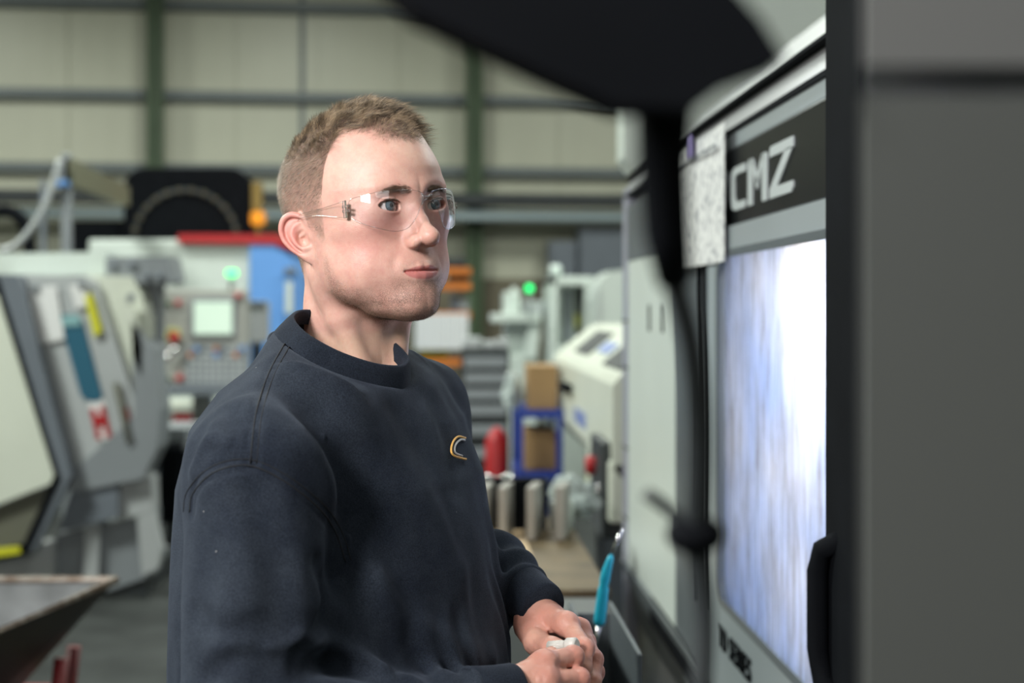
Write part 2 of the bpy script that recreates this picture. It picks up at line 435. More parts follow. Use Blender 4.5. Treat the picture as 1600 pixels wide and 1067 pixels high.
letter([[(0, .84), (0, 1), (.92, 1), (1, .9), (1, .80), (.9, .62), (.60, .62), (.70, .84)], [(.55, .70), (.92, .70), (.52, 0), (.15, 0)]], fy(1126), .118, 1.742, .080, M_LET, strip)
# far fixed panel
b = MB(); b.box((FX, 3.37, .80), (FX + .03, 4.24, 1.70), .004); L(b, 'side_panel', M_WHITE)
b = MB(); b.box((FX - .004, 4.24, .5), (FX + .03, YF_ + .005, 1.92), .004); tr_ = L(b, 'edge_trim', M_LILAC)
for z in (.93, 1.14, 1.38, 1.52): b = MB(); b.box((FX - .007, 4.235, z), (FX + .0, YF_ + .008, z + .006)); L(b, 'trim_joint', M_DARK, tr_)
b = MB(); b.box((FX - .003, 3.30, 1.70), (FX + .03, 4.24, 1.863), .004); L(b, 'upper_panel', M_FRAME)
for y_ in (3.78, 3.55): b = MB(); b.box((FX - .003, y_, 1.50), (FX + .002, y_ + .028, 1.57)); L(b, 'label_plate', M_DARK)
# grey door post, gap, door with window
b = MB(); b.box((FX - .002, 2.905, .80), (FX + .03, 3.365, 1.70), .004); L(b, 'door_post', M_FRAME)
b = MB(); b.box((FX - .014, 2.925, .94), (FX - .003, 2.94, 1.69)); b.box((FX - .012, 3.02, .94), (FX - .003, 3.03, 1.69)); L(b, 'door_seal', M_BLACK)
WY0, WY1, WZ0, WZ1 = 1.56, 2.80, .985, 1.672
def rrect(y0, y1, z0, z1, r, n=6):
    P = []
    for (cy, cz, a0) in ((y1 - r, z1 - r, 0), (y0 + r, z1 - r, 90), (y0 + r, z0 + r, 180), (y1 - r, z0 + r, 270)):
        for k in range(n + 1): a = math.radians(a0 + 90 * k / n); P.append((cy + r * math.cos(a), cz + r * math.sin(a)))
    return P
b = MB(); inner = rrect(WY0, WY1, WZ0, WZ1, .05); outer = rrect(1.50, 2.90, .80, 1.715, .004); n = len(inner)
for x in (FX - .012, FX + .03): b.add([(x, p[0], p[1]) for p in inner + outer], [(i, (i + 1) % n, n + (i + 1) % n, n + i) for i in range(n)])
b.add([(x, p[0], p[1]) for x in (FX - .012, FX + .03) for p in inner], [(i, (i + 1) % n, n + (i + 1) % n, n + i) for i in range(n)])
b.add([(x, p[0], p[1]) for x in (FX - .012, FX + .03) for p in outer], [(i, (i + 1) % n, n + (i + 1) % n, n + i) for i in range(n)])
door = L(b, 'door', M_DOOR)
b = MB(); inn2 = rrect(WY0 + .015, WY1 - .015, WZ0 + .015, WZ1 - .015, .042)
for k in range(n):
    k2 = (k + 1) % n; b.add([(FX - .015, *inner[k]), (FX - .015, *inner[k2]), (FX - .013, *inn2[k2]), (FX - .013, *inn2[k])], [(0, 1, 2, 3)])
L(b, 'window_gasket', M_FRAME, door)
# wet, scratched window glass: partly scattering the light of the machine's own work lamp
def wet_glass():
    m = bpy.data.materials.new('wet_window'); m.use_nodes = True; nt = m.node_tree; nt.nodes.clear(); N = nt.nodes.new; Lk = nt.links.new
    out = N('ShaderNodeOutputMaterial'); tc = N('ShaderNodeTexCoord'); mp = N('ShaderNodeMapping'); mp.inputs['Scale'].default_value = (1, 1, .12); Lk(tc.outputs['Object'], mp.inputs['Vector'])
    n1 = N('ShaderNodeTexNoise'); n1.inputs['Scale'].default_value = 62; n1.inputs['Detail'].default_value = 8; n1.inputs['Roughness'].default_value = .7; Lk(mp.outputs['Vector'], n1.inputs['Vector'])
    n2 = N('ShaderNodeTexNoise'); n2.inputs['Scale'].default_value = 2.6; n2.inputs['Detail'].default_value = 3; Lk(tc.outputs['Object'], n2.inputs['Vector'])
    r1 = N('ShaderNodeValToRGB'); r1.color_ramp.elements[0].position = .36; r1.color_ramp.elements[0].color = (.46, .40, .34, 1); r1.color_ramp.elements[1].position = .56; r1.color_ramp.elements[1].color = (.93, .95, 1, 1); Lk(n1.outputs['Fac'], r1.inputs['Fac'])
    r2 = N('ShaderNodeValToRGB'); r2.color_ramp.elements[0].position = .35; r2.color_ramp.elements[0].color = (.62, .72, .95, 1); r2.color_ramp.elements[1].position = .65; r2.color_ramp.elements[1].color = (1, .98, 1, 1); Lk(n2.outputs['Fac'], r2.inputs['Fac'])
    mu = N('ShaderNodeMix'); mu.data_type = 'RGBA'; mu.blend_type = 'MULTIPLY'; mu.inputs['Factor'].default_value = 1; Lk(r1.outputs['Color'], mu.inputs['A']); Lk(r2.outputs['Color'], mu.inputs['B'])
    tl = N('ShaderNodeBsdfTranslucent'); Lk(mu.outputs['Result'], tl.inputs['Color'])
    bp = N('ShaderNodeBump'); bp.inputs['Strength'].default_value = .8; bp.inputs['Distance'].default_value = .003; Lk(n1.outputs['Fac'], bp.inputs['Height'])
    gl = N('ShaderNodeBsdfGlossy'); gl.inputs['Roughness'].default_value = .25; gl.inputs['Color'].default_value = (.8, .85, .9, 1); Lk(bp.outputs['Normal'], gl.inputs['Normal']); Lk(bp.outputs['Normal'], tl.inputs['Normal'])
    tp = N('ShaderNodeBsdfTransparent'); m1 = N('ShaderNodeMixShader'); m1.inputs['Fac'].default_value = .25; Lk(tl.outputs[0], m1.inputs[1]); Lk(tp.outputs[0], m1.inputs[2])
    m2 = N('ShaderNodeMixShader'); m2.inputs['Fac'].default_value = .10; Lk(m1.outputs[0], m2.inputs[1]); Lk(gl.outputs[0], m2.inputs[2]); Lk(m2.outputs[0], out.inputs['Surface'])
    return m
b = MB(); b.box((FX + .004, WY0 - .01, WZ0 - .01), (FX + .010, WY1 + .01, WZ1 + .01)); L(b, 'window_glass', wet_glass(), door)
# the chamber behind the window with its own lamp tube
M_CH = mat('chamber_lining', (.72, .74, .78), .35)
b = MB(); X0, X1 = FX + .05, FX + .70
b.add([(X0, 1.5, .94), (X1, 1.5, .94), (X1, 3.3, .94), (X0, 3.3, .94), (X0, 1.5, 1.698), (X1, 1.5, 1.698), (X1, 3.3, 1.698), (X0, 3.3, 1.698)], [(0, 1, 2, 3), (4, 5, 6, 7), (1, 2, 6, 5), (0, 1, 5, 4), (2, 3, 7, 6)])
ch = L(b, 'chamber', M_CH)
b = MB(); b.lathe([(.001, 0), (.10, 0), (.10, .12), (.07, .13), (.07, .3), (.001, .3)], (FX + .42, 2.75, 1.22), 24, 'y'); L(b, 'chuck', M_STEEL, ch)
area('work_lamp', (FX + .36, 2.1, 1.68), None, .20, 9.5, (.86, .92, 1.0), sy=1.0, rot=(0, .25, 0))
area('work_spot', (FX + .15, 2.16, 1.575), (FX + .01, 2.11, 1.55), .05, 2.0, (1.0, .95, .85))
area('cheek_fill', (.50, 2.0, 2.10), None, .05, 2.6, (.92, .96, 1.0), sy=.5, rot=(0, .75, 0))  # added fill for his far cheek, not a lamp of the machine
b = MB(); b.box((.475, 1.7, 2.105), (.70, 2.3, 2.13), .005); L(b, 'fill_housing', M_LGREY)  # added housing over the cheek fill, out of view
# "TD SERIES" below the window
def text_mesh(txt, size, name, m, parent, M4, ext=.0015):
    cu = bpy.data.curves.new(name, 'FONT'); cu.body = txt; cu.size = size; cu.extrude = ext; cu.space_character = 1.12
    o = bpy.data.objects.new(name, cu); COL.objects.link(o); dg = bpy.context.evaluated_depsgraph_get(); dg.update()
    me = bpy.data.meshes.new_from_object(o.evaluated_get(dg)); me.name = name; bpy.data.objects.remove(o); me.materials.clear(); me.materials.append(m); me.transform(M4)
    q = bpy.data.objects.new(name, me); COL.objects.link(q); q.parent = parent; return q
# text x axis runs toward the camera (-Y), up is Z, facing -X
Mt = Matrix(((0, 0, -1, FX - .0145 - LO.x), (-1, 0, 0, 2.775 - LO.y), (0, 1, 0, .905 - LO.z), (0, 0, 0, 1)))
text_mesh('TD', .060, 'series_name', M_BLACK, door, Mt)
Mt = Matrix(((0, 0, -1, FX - .0145 - LO.x), (-1, 0, 0, 2.665 - LO.y), (0, 1, 0, .905 - LO.z), (0, 0, 0, 1)))
text_mesh('SERIES', .060, 'series_name', M_BLACK, door, Mt)
# lower sloping skirt with a black vent slot
b = MB(); b.prism([(FX - .012, .80), (FX + .03, .80), (FX + .20, .25), (FX + .12, .25)], 'y', YN, YF_); L(b, 'skirt', M_FRAME)
b = MB(); b.box((FX - .006, 3.0, .735), (FX + .04, 3.75, .80)); L(b, 'vent', M_BLACK)
b = MB(); b.box((FX - .05, 1.3, .40), (FX + .10, 4.1, .46), .01); b.box((FX - .05, 1.3, .46), (FX - .04, 4.1, .56)); L(b, 'drip_tray', M_GREY)
# black grab column at the near edge of the door
b = MB(); b.box((.497, 1.69, .45), (.545, 1.862, 2.4), .012); L(b, 'grab_column', M_BLACK, door)
b = MB(); b.tube([(.51, 1.80, 1.27), (.488, 1.83, 1.25), (.484, 1.84, 1.22), (.484, 1.84, 1.12), (.488, 1.83, 1.08), (.51, 1.80, 1.06)], .014, 12); L(b, 'handle', M_BLACK, door)

# paper sheet clipped over the name strip
pap = empty('job_sheet', (FX - .02, 2.75, 1.65), 0, 'white printed job sheet clipped to the front of the turning machine', 'paper')
def paper_mat(name, sc, base_c=(.74, .75, .75)):
    m = bpy.data.materials.new(name); m.use_nodes = True; nt = m.node_tree; b_ = nt.nodes['Principled BSDF']; N = nt.nodes.new; Lk = nt.links.new
    tc = N('ShaderNodeTexCoord'); v = N('ShaderNodeTexVoronoi'); v.feature = 'DISTANCE_TO_EDGE'; v.inputs['Scale'].default_value = sc; Lk(tc.outputs['Object'], v.inputs['Vector'])
    n = N('ShaderNodeTexNoise'); n.inputs['Scale'].default_value = sc * 2.2; n.inputs['Detail'].default_value = 3; Lk(tc.outputs['Object'], n.inputs['Vector'])
    l = N('ShaderNodeMath'); l.operation = 'LESS_THAN'; l.inputs[1].default_value = .07; Lk(v.outputs['Distance'], l.inputs[0])
    g = N('ShaderNodeMath'); g.operation = 'GREATER_THAN'; g.inputs[1].default_value = .47; Lk(n.outputs['Fac'], g.inputs[0])
    mu = N('ShaderNodeMath'); mu.operation = 'MULTIPLY'; Lk(l.outputs[0], mu.inputs[0]); Lk(g.outputs[0], mu.inputs[1])
    mx = N('ShaderNodeMix'); mx.data_type = 'RGBA'; Lk(mu.outputs[0], mx.inputs['Factor']); mx.inputs['A'].default_value = (*base_c, 1); mx.inputs['B'].default_value = (.36, .37, .40, 1); Lk(mx.outputs['Result'], b_.inputs['Base Color']); sock(b_, 'Roughness', .7)
    return m
M_SHEET = paper_mat('printed_sheet', 26)
PO = Vector(pap.location)
ya, yb = fy(1133, .53), fy(1046, .53)
mb = MB(); cols_ = 10; vs = []
for i in range(cols_ + 1):
    y = ya + (yb - ya) * i / cols_
    for z in (fz(1133, 408, .53), fz(1133, 190, .53)):
        for dx in (0, .0012): vs.append((.528 + .004 * math.sin(i * .7) + dx - PO.x, y - PO.y, z - PO.z))
fs = []
for i in range(cols_):
    a = i * 4; fs += [(a, a + 2, a + 6, a + 4), (a + 1, a + 5, a + 7, a + 3), (a, a + 4, a + 5, a + 1), (a + 2, a + 3, a + 7, a + 6)]
fs += [(0, 1, 3, 2), (cols_ * 4, cols_ * 4 + 2, cols_ * 4 + 3, cols_ * 4 + 1)]
mb.add(vs, fs); mb.build('sheet', M_SHEET, pap)
mb = MB(); zt = fz(1133, 190, .53); mb.box((.520 - PO.x, ya + .05 - PO.y, zt - .040 - PO.z), (.5235 - PO.x, yb - .02 - PO.y, zt - .036 - PO.z)); mb.build('heading_rule', M_SLATE, pap)
Mt = Matrix(((0, 0, -1, .5225 - PO.x), (-1, 0, 0, ya + .25 - PO.y), (0, 1, 0, zt - .032 - PO.z), (0, 0, 0, 1)))
mb = MB(); yc_ = fy(1086, .53); mb.box((.512 - PO.x, yc_ - .025 - PO.y, zt - .035 - PO.z), (.520 - PO.x, yc_ + .025 - PO.y, zt + .012 - PO.z), .003); mb.build('clip', mat('clip_plastic', (.30, .25, .55), .4), pap)

# lathe beyond: cream hood with sloping top
hood = empty('cream_machine', (.9, 5.9, 0), 0, 'cream machine with sloping lid standing beyond the grey turning machine', 'machine'); HO = Vector(hood.location)
def Hh(mb, name, m, parent=None): mb.v = [tuple(Vector(v) - HO) for v in mb.v]; return mb.build(name, m, parent or hood)
b = MB(); b.prism([(.55, 1.05), (.55, 1.31), (.57, 1.335), (.74, 1.475), (.78, 1.485), (1.6, 1.485), (1.6, .95), (.62, .95)], 'y', 4.62, 7.15); Hh(b, 'hood', M_CREAM)
b = MB(); b.box((.75, 4.7, 0), (1.55, 7.05, .96), .02); Hh(b, 'pedestal', M_DARK)
def slope(y0, y1, t0, t1, th=.006):
    P = lambda t: (.57 + .17 * t, 1.335 + .14 * t)
    b = MB(); q = []
    for y in (y0, y1):
        for t in (t0, t1):
            for o in (-.004, th): x, z = P(t); q.append((x - .64 * o, y, z + .77 * o))
    b.add(q, [(0, 1, 3, 2), (4, 6, 7, 5), (0, 4, 5, 1), (2, 3, 7, 6), (0, 2, 6, 4), (1, 5, 7, 3)]); return b
Hh(slope(5.95, 6.55, .20, .85), 'lid_window', M_DARK); Hh(slope(4.72, 5.28, .12, .80), 'lid_window', M_DARK)
Hh(slope(5.45, 5.80, .35, .60, .008), 'maker_name', mat('blue_print', (.25, .32, .6), .4))
b = MB(); b.box((.51, 6.05, 1.20), (.55, 6.35, 1.235), .006); Hh(b, 'handle', M_BLACK)
b = MB(); b.box((.548, 5.5, 1.09), (.551, 5.95, 1.15)); Hh(b, 'maker_print', mat('blue_print2', (.2, .25, .5), .4))
b = MB(); b.box((.52, 4.68, .80), (.66, 5.05, 1.12), .01); cp_ = Hh(b, 'control_box', M_DARK)
b = MB(); b.box((.54, 4.62, .86), (.66, 5.35, 1.06), .01); Hh(b, 'front_cover', M_CREAM)
b = MB(); b.lathe([(.001, -.03), (.03, -.03), (.034, -.012), (.03, 0)], (.52, 4.9, 1.02), 16, 'x'); Hh(b, 'emergency_stop', M_RED, cp_)
b = MB(); b.lathe([(.001, -.015), (.02, -.015), (.02, 0)], (.52, 4.78, .95), 12, 'x'); Hh(b, 'knob', M_CHROME, cp_)
b = MB(); b.box((.60, 5.85, .78), (.63, 5.97, .92), .004); Hh(b, 'warning_plate', M_YELLOW)

# pale cabinet standing higher behind
e = empty('pale_enclosure', (.95, 4.75, 0), 0, 'tall pale enclosure rising behind the grey turning machine', 'machine cabinet')
b = MB(); b.prism([(-.39, 2.03), (-.36, 1.99), (-.26, 1.96), (.6, 1.96), (.6, 2.75), (-.39, 2.75)], 'y', -.35, -.15); b.build('body', M_WHITE, e)
b = MB(); b.box((.3, -.34, 0), (.5, -.16, 1.97)); b.build('column', M_LGREY, e)

# ================= near things on the right, close to the camera
e = empty('control_pendant', (.26, .56, 0), 0, 'dark grey control housing close to the camera at the right edge', 'control panel')
b = MB(); b.prism([(-.113, -.06), (-.084, .04), (.30, .04), (.30, -.06)], 'z', .95, 1.635); b.build('housing', mat('pendant_grey', (.088, .095, .092), .5, noise=.06, nscale=4), e)
b = MB(); b.prism([(-.113, -.062), (-.083, .04), (.30, .04), (.30, -.062)], 'z', 1.645, 2.0); b.build('upper_housing', mat('pendant_top', (.14, .145, .145), .45), e)
b = MB(); b.tube([(-.075, -.075, 1.30), (-.068, -.09, 1.33), (-.063, -.09, 1.38), (-.075, -.065, 1.40)], .006, 10); b.build('handle', M_GREY, e)
b = MB(); b.cyl((.1, 0, 0), (.1, 0, .96), .03, 16); b.cyl((.1, 0, 0), (.1, 0, .02), .12, 24); b.build('stand', M_DARK, e)
e = empty('swing_arm', (.14, .50, 0), 0, 'black swing arm hanging into the top of the picture close to the camera', 'machine arm'); EO = e.location
b = MB(); pxprism(b, [(560, -60), (640, 15), (760, 72), (880, 128), (965, 165), (1085, 168), (1150, 120), (1228, 92), (1190, 30), (1110, -60)], .49, .03, EO); b.build('arm_head', M_BLACK, e)
b = MB(); b.prism([(.09 - .14 + .0, 1.63), (.10, 1.63), (.12, 1.9), (-.04, 1.9)], 'y', -.005, .02)
b = MB(); pp_ = [at(1040, 110, .52), at(1036, 250, .53), at(1042, 360, .54), at(1054, 440, .55)]
b.tube([p - Vector(EO) for p in pp_], [.0115, .0095, .0090, .0070], 12); b.build('hanging_post', M_BLACK, e)
b = MB(); pp_ = [at(1054, 440, .55), at(1080, 540, .57), at(1092, 660, .60), at(1090, 770, .62), at(1086, 840, .63), at(1100, 960, .64), at(1095, 1100, .64)]
sp_ = spline([tuple(p) for p in pp_], 30); b.tube([Vector(p) - Vector(EO) for p in sp_], .0048, 10); cb = b.build('cable', M_DARK, e)
b = MB(); b.sphere(at(1086, 835, .63) - Vector(EO), .010, 10, (1.3, 1, .9)); b.build('cable_gland', M_BLACK, cb)
b = MB(); pp_ = spline([tuple(at(x, y, .63)) for x, y in ((1086, 835), (1050, 800), (1000, 765), (950, 742))], 14); b.tube([Vector(p) - Vector(EO) for p in pp_[:9]], .0030, 8); b.build('branch_cable', M_DARK, cb)
b = MB(); b.tube([at(1140, -40, .52) - Vector(EO), at(1140, -40, .52) - Vector(EO) + Vector((0, 0, 6.315 - (at(1140, -40, .52).z - 1.68)))], .018, 14); b.build('boom', M_BLACK, e)

# cyan-handled brush standing in the coolant trough
e = empty('cleaning_brush', tuple(at(938, 985, 2.25)), 0, 'cyan handled brush leaning by the corner of the turning machine', 'brush'); BO = Vector(e.location)
sp_ = spline([tuple(at(936, 976, 2.25)), tuple(at(941, 935, 2.25)), tuple(at(946, 900, 2.25)), tuple(at(955, 868, 2.25))], 16)
b = MB(); b.tube([Vector(p) - BO for p in sp_], [.0085, .0095, .0096, .0094, .0092, .009, .0088, .0086, .007, .0082, .008, .0076, .007, .0062, .0055, .004], 14); b.build('grip', M_CYAN, e)
b = MB(); b.tube([at(955, 868, 2.25) - BO, at(963, 848, 2.25) - BO, at(972, 826, 2.25) - BO], .0032, 8); b.build('shaft', M_CHROME, e)
b = MB(); b.cyl(at(936, 976, 2.25) - BO, at(929, 1010, 2.25) - BO, .004, 10); b.build('ferrule', M_CHROME, e)
e2 = empty('coolant_trough', (.33, 2.42, 0), 0, 'grey coolant trough on legs below the cyan handled brush', 'trough')
b = MB(); b.box((-.10, -.20, .62), (-.02, .20, .64)); b.box((-.10, -.20, .64), (-.094, .20, 1.02)); b.box((-.094, .192, .64), (-.02, .20, 1.0)); b.box((-.026, -.20, .64), (-.02, .20, 1.02)); b.build('pan', M_FRAME, e2)
for (x, y) in ((-.085, -.18), (-.085, .18), (-.035, -.18), (-.035, .18)): b = MB(); b.box((x - .01, y - .01, 0), (x + .01, y + .01, .63)); b.build('leg', M_DARK, e2)

# ================= the bench behind him
bench = empty('workbench', (0, 3.9, 0), 0, 'workbench with worn oily brown top and pale front rail', 'workbench')
b = MB(); b.box((-.46, -.56, .880), (.392, .62, .90), .004); b.build('bench_top', M_WOOD, bench)
b = MB(); b.box((-.46, -.555, .815), (.385, -.52, .879)); b.build('front_rail', M_WHITE, bench)
for (x, y) in ((-.42, -.5), (.34, -.5), (-.42, .56), (.34, .56)): b = MB(); b.box((x - .03, y - .03, 0), (x + .03, y + .03, .80)); b.build('leg', M_DARK, bench)
b = MB(); b.box((-.42, -.5, .35), (.34, .56, .37)); b.build('lower_shelf', mat('oily_shelf', (.12, .09, .03), .5), bench)
o = MB().box((-.30, 3.72, .9005), (.235, 4.40, .904)).build('clean_board_sheet', M_PLY); o.name = 'clean_board'; tag(o, 'thin pale board lying on the brown workbench under the steel plates', 'board')
def plate(i, x0, x1):
    h_ = at(0, 760, 4.05).z - at(0, 846, 4.05).z
    xa, xb = (x0 - HX) / FPX * 4.05, (x1 - HX) / FPX * 4.05
    o = MB().box((-(xb - xa) / 2, -.0, 0), ((xb - xa) / 2, .14, .150), .002)
    return (xa + xb) / 2, o
for i, (x0, x1, ang, lab) in enumerate([(700, 712, 6, 'steel plate standing at the back of the row, mostly hidden behind the man'), (747, 762, -9, 'upright steel plate nearest the man on the workbench'), (777, 791, -11, 'second upright steel plate from the man on the workbench'), (821, 835, -12, 'third upright steel plate from the man on the workbench'), (865, 880, -12, 'upright steel plate at the right end of the row on the workbench')]):
    xm, mb_ = plate(i, x0, x1); o = mb_.build('steel_plate', M_STEEL); o.location = (xm, 4.02, .9045); o.rotation_euler = (0, 0, math.radians(ang)); tag(o, lab, 'steel plate', 'machined plates on the workbench')
for i, (x, y, r_, lab) in enumerate([(762, 4.42, .035, 'shiny metal pot on the workbench behind the plate nearest the man'), (792, 4.44, .030, 'shiny metal pot on the workbench behind the second plate')]):
    m_ = MB(); m_.lathe([(.001, 0), (r_, 0), (r_ * 1.05, .09), (r_ * .9, .125), (r_ * .5, .14), (.001, .145)], (0, 0, 0), 20)
    o = m_.build('metal_pot', M_CHROME); o.location = ((x - HX) / FPX * y, y, .9005 if i else .9005); tag(o, lab, 'pot')
o = MB().box((-.13, 0, 0), (.062, .05, .150), .004).build('gap_shade', M_BLACK); o.location = (.245, 4.215, .9045); tag(o, 'black block added as the shade in the gaps between the upright steel plates', 'shade block')  # added block, its black stands for the shade between the plates
# crumpled bag and tub
def blob(name, c, r, m, lab, cat_, amp=.3, seed=1, n=20):
    th = np.linspace(0, math.pi, n); ph = np.linspace(0, 2 * math.pi, n * 2, endpoint=False); T, P_ = np.meshgrid(th, ph, indexing='ij')
    S_ = np.stack([np.sin(T) * np.cos(P_), np.sin(T) * np.sin(P_), np.cos(T)], -1).reshape(-1, 3)
    k = 1 + amp * vnoise(S_, 2.2, seed) + amp * .5 * vnoise(S_, 5, seed + 1); X = S_ * k[:, None] * np.array(r); X[:, 2] = np.maximum(X[:, 2], -r[2] * .8) + r[2] * .8
    N_ = n * 2; q = np.array([[i * N_ + j, (i + 1) * N_ + j, (i + 1) * N_ + (j + 1) % N_, i * N_ + (j + 1) % N_] for i in range(n - 1) for j in range(N_)])
    o = np_mesh(name, X, q, m, None, False); o.location = c; return tag(o, lab, cat_)
M_BAG = mat('plastic_bag', (.45, .51, .50), .25, noise=.2, nscale=10)
blob('plastic_bag', (.41, 4.46, .905), (.08, .075, .07), M_BAG, 'crumpled pale plastic bag on the far right corner of the workbench', 'bag', .35, 4)
m_ = MB(); m_.lathe([(.001, 0), (.035, 0), (.038, .08), (.034, .085), (.001, .088)], (0, 0, 0), 20); o = m_.build('plastic_tub', M_WHITE); o.location = (.352, 4.25, .9005); tag(o, 'small pale plastic tub standing at the right end of the steel plates', 'tub')
# ================= blue trolley with cardboard boxes
e = base('trolley', 840, 6.5, 'blue steel trolley frame behind the workbench', 'trolley'); O = e.location
for (x, y) in ((.35, 6.5), (.53, 6.5), (.35, 7.0), (.53, 7.0)): b = MB(); b.box((x - .014 - O.x, y - .014 - O.y, 0), (x + .014 - O.x, y + .014 - O.y, 1.10)); b.build('post', M_DBLUE, e)
for z in (1.06, .78, .2): b = MB(); b.box((.335 - O.x, 6.49 - O.y, z - .0), (.545 - O.x, 7.01 - O.y, z + .035)); b.build('shelf', M_DBLUE, e)
for (x0, y0, x1, y1, d, dep, lab) in ((828, 572, 874, 640, 6.55, .3, 'brown cardboard box on top of the blue trolley'), (822, 662, 872, 723, 6.55, .35, 'brown cardboard box on the middle shelf of the blue trolley')):
    a = at(x0, y1, d); b_ = at(x1, y0, d); m_ = MB().box((-(b_.x - a.x) / 2, 0, 0), ((b_.x - a.x) / 2, dep, b_.z - a.z), .004)
    o = m_.build('cardboard_box', M_CARD); zb = 1.0955 if y0 < 600 else .8155; o.location = ((a.x + b_.x) / 2 - .008, d, zb); tag(o, lab, 'box')
blob('rag_heap', (.325, 6.72, 1.096), (.045, .10, .09), M_BAG, 'pale rags heaped beside the upper cardboard box on the blue trolley', 'rags', .35, 9)
o = MB().lathe([(.001, 0), (.055, 0), (.06, .02), (.058, .45), (.03, .50), (.001, .52)], (0, 0, 0), 20).build('red_canister', M_RED); o.location = ((778 - HX) / FPX * 6.9, 7.0, .461); tag(o, 'red canister standing left of the blue trolley', 'canister')
o = MB().box((-.25, -.2, 0), (.2, .2, .46), .01).build('tool_chest', M_SLATE); o.location = ((728 - HX) / FPX * 6.9, 6.95, 0); tag(o, 'low slate tool chest under the red canister', 'chest')
# machine bed with pale floor tray beyond the bench
o = MB().box((-.55, 0, 0), (.16, .9, .62), .02).build('grey_bench', M_LGREY); o.location = (.22, 5.2, 0); tag(o, 'low light grey bench between the workbench and the tool chest', 'bench')

# drawer cabinet, shelving
e = base('drawer_cabinet', 755, 10.5, 'grey drawer cabinet under small boxes left of the white milling machines', 'cabinet'); O = e.location
b = MB(); pxbox(b, 722, 545, 796, 830, 10.5, .6, .01, O); b.build('carcass', M_DARK, e)
for k, y in enumerate((558, 583, 608, 633, 664, 700)): part(e, 'drawer', M_GREY, (726, y, 792, y + 17, 10.47, .03), bev=.004)
for (x0, y0, x1, y1, lab) in ((724, 528, 752, 545, 'small grey parts box at the left on the drawer cabinet'), (755, 534, 776, 545, 'low grey parts tray in the middle of the drawer cabinet top'), (778, 530, 794, 545, 'small grey parts box at the right on the drawer cabinet')):
    a = at(x0, y1, 10.6); c_ = at(x1, y0, 10.6); o = MB().box((-(c_.x - a.x) / 2, 0, 0), ((c_.x - a.x) / 2, .3, c_.z - a.z), .01).build('parts_box', M_LGREY); o.location = ((a.x + c_.x) / 2, 10.6, a.z + .003); tag(o, lab, 'box', 'parts boxes on the drawer cabinet')
e = base('pallet_rack', 690, 13.5, "orange and green pallet rack seen beyond the young man's chin", 'rack'); O = e.location
for px in (648, 736): part(e, 'upright', M_GREEN, (px - 3, 418, px + 3, 738, 13.5, .06), (px - 3, 418, px + 3, 738, 14.3, .06), bev=.004)
for y in (418, 441, 487, 560): part(e, 'beam', M_ORANGE, (648, y, 736, y + 12, 13.46, .05), bev=.004); part(e, 'shelf_deck', M_DARK, (648, y, 736, y + 3, 13.5, .85), bev=.0)
for (x0, x1, y0, y1, m_, lab) in ((655, 680, 399, 418, M_SLATE, 'dark crate on the top level of the orange rack, left'), (690, 728, 403, 418, M_DARK, 'dark crate on the top level of the orange rack, right'), (700, 733, 428, 440, M_DARK, 'flat black case on the second level of the orange rack'), (704, 716, 462, 486, M_SLATE, 'grey case on the third level of the orange rack, left'), (718, 732, 468, 486, M_LGREY, 'pale case on the third level of the orange rack, right'), (655, 700, 535, 559, M_YELLOW, 'yellow case low on the orange rack')):
    a = at(x0, y1, 13.6); c_ = at(x1, y0, 13.6); o = MB().box((-(c_.x - a.x) / 2, 0, 0), ((c_.x - a.x) / 2, .5, c_.z - a.z), .01).build('storage_crate', m_); o.location = ((a.x + c_.x) / 2, 13.6, a.z + .004); tag(o, lab, 'crate', 'crates on the orange rack')
e = empty('notice_board', tuple(at(690, 548, 13.41)), 0, 'white gridded notice board on the front of the orange rack', 'notice board'); O = e.location
part(e, 'board', M_PAPER, (648, 490, 732, 546, 13.41, .05), bev=.003)
for k in range(6): part(e, 'grid_line', M_GREY, (648 + 14 * k + 6, 492, 648 + 14 * k + 7, 544, 13.4, .008), bev=0)

# white milling machines
e = base('milling_machine', 810, 12.0, 'white milling machine with side table and green signal light', 'machine'); O = e.location
part(e, 'bed', M_WHITE, (785, 555, 840, 775, 12.0, .9), (790, 500, 835, 560, 12.1, .6)); part(e, 'table', M_WHITE, (768, 490, 846, 504, 11.9, .5)); part(e, 'head', M_WHITE, (788, 456, 813, 496, 12.0, .5), (800, 448, 808, 458, 12.1, .2))
part(e, 'spindle_motor', M_LGREY, (818, 470, 850, 492, 12.0, .4)); b = MB(); pxprism(b, [(818, 560), (828, 500), (846, 500), (838, 560)], 11.95, .3, O); b.build('coolant_guard', M_WHITE, e)
b = MB(); p = at(827, 451, 11.8) - Vector(O); b.lathe([(.001, -.025), (.028, -.025), (.03, 0), (.028, .025), (.001, .03)], p, 20); b.build('signal_light', M_GLED2, e)
b = MB(); b.cyl(at(827, 458, 11.8) - Vector(O), at(827, 492, 11.9) - Vector(O), .012, 8); b.build('signal_pole', M_LGREY, e)
e = base('machining_centre', 890, 11.5, 'white framed machining centre standing behind the cream machine', 'machine'); O = e.location
b = MB()
for q in ((860, 432, 928, 446), (860, 432, 872, 770), (914, 446, 928, 770), (872, 540, 914, 770)): pxbox(b, *q, 11.5, .8, .01, O)
b.build('enclosure', M_WHITE, e); part(e, 'opening', M_DARK, (872, 446, 914, 540, 12.0, .1)); part(e, 'sliding_door', M_WHITE, (873, 448, 898, 540, 11.7, .1)); part(e, 'door_window', M_SLATE, (882, 452, 892, 535, 11.68, .02), bev=.002)
part(e, 'grease_bottle', M_YELLOW, (896, 490, 905, 512, 11.75, .08))
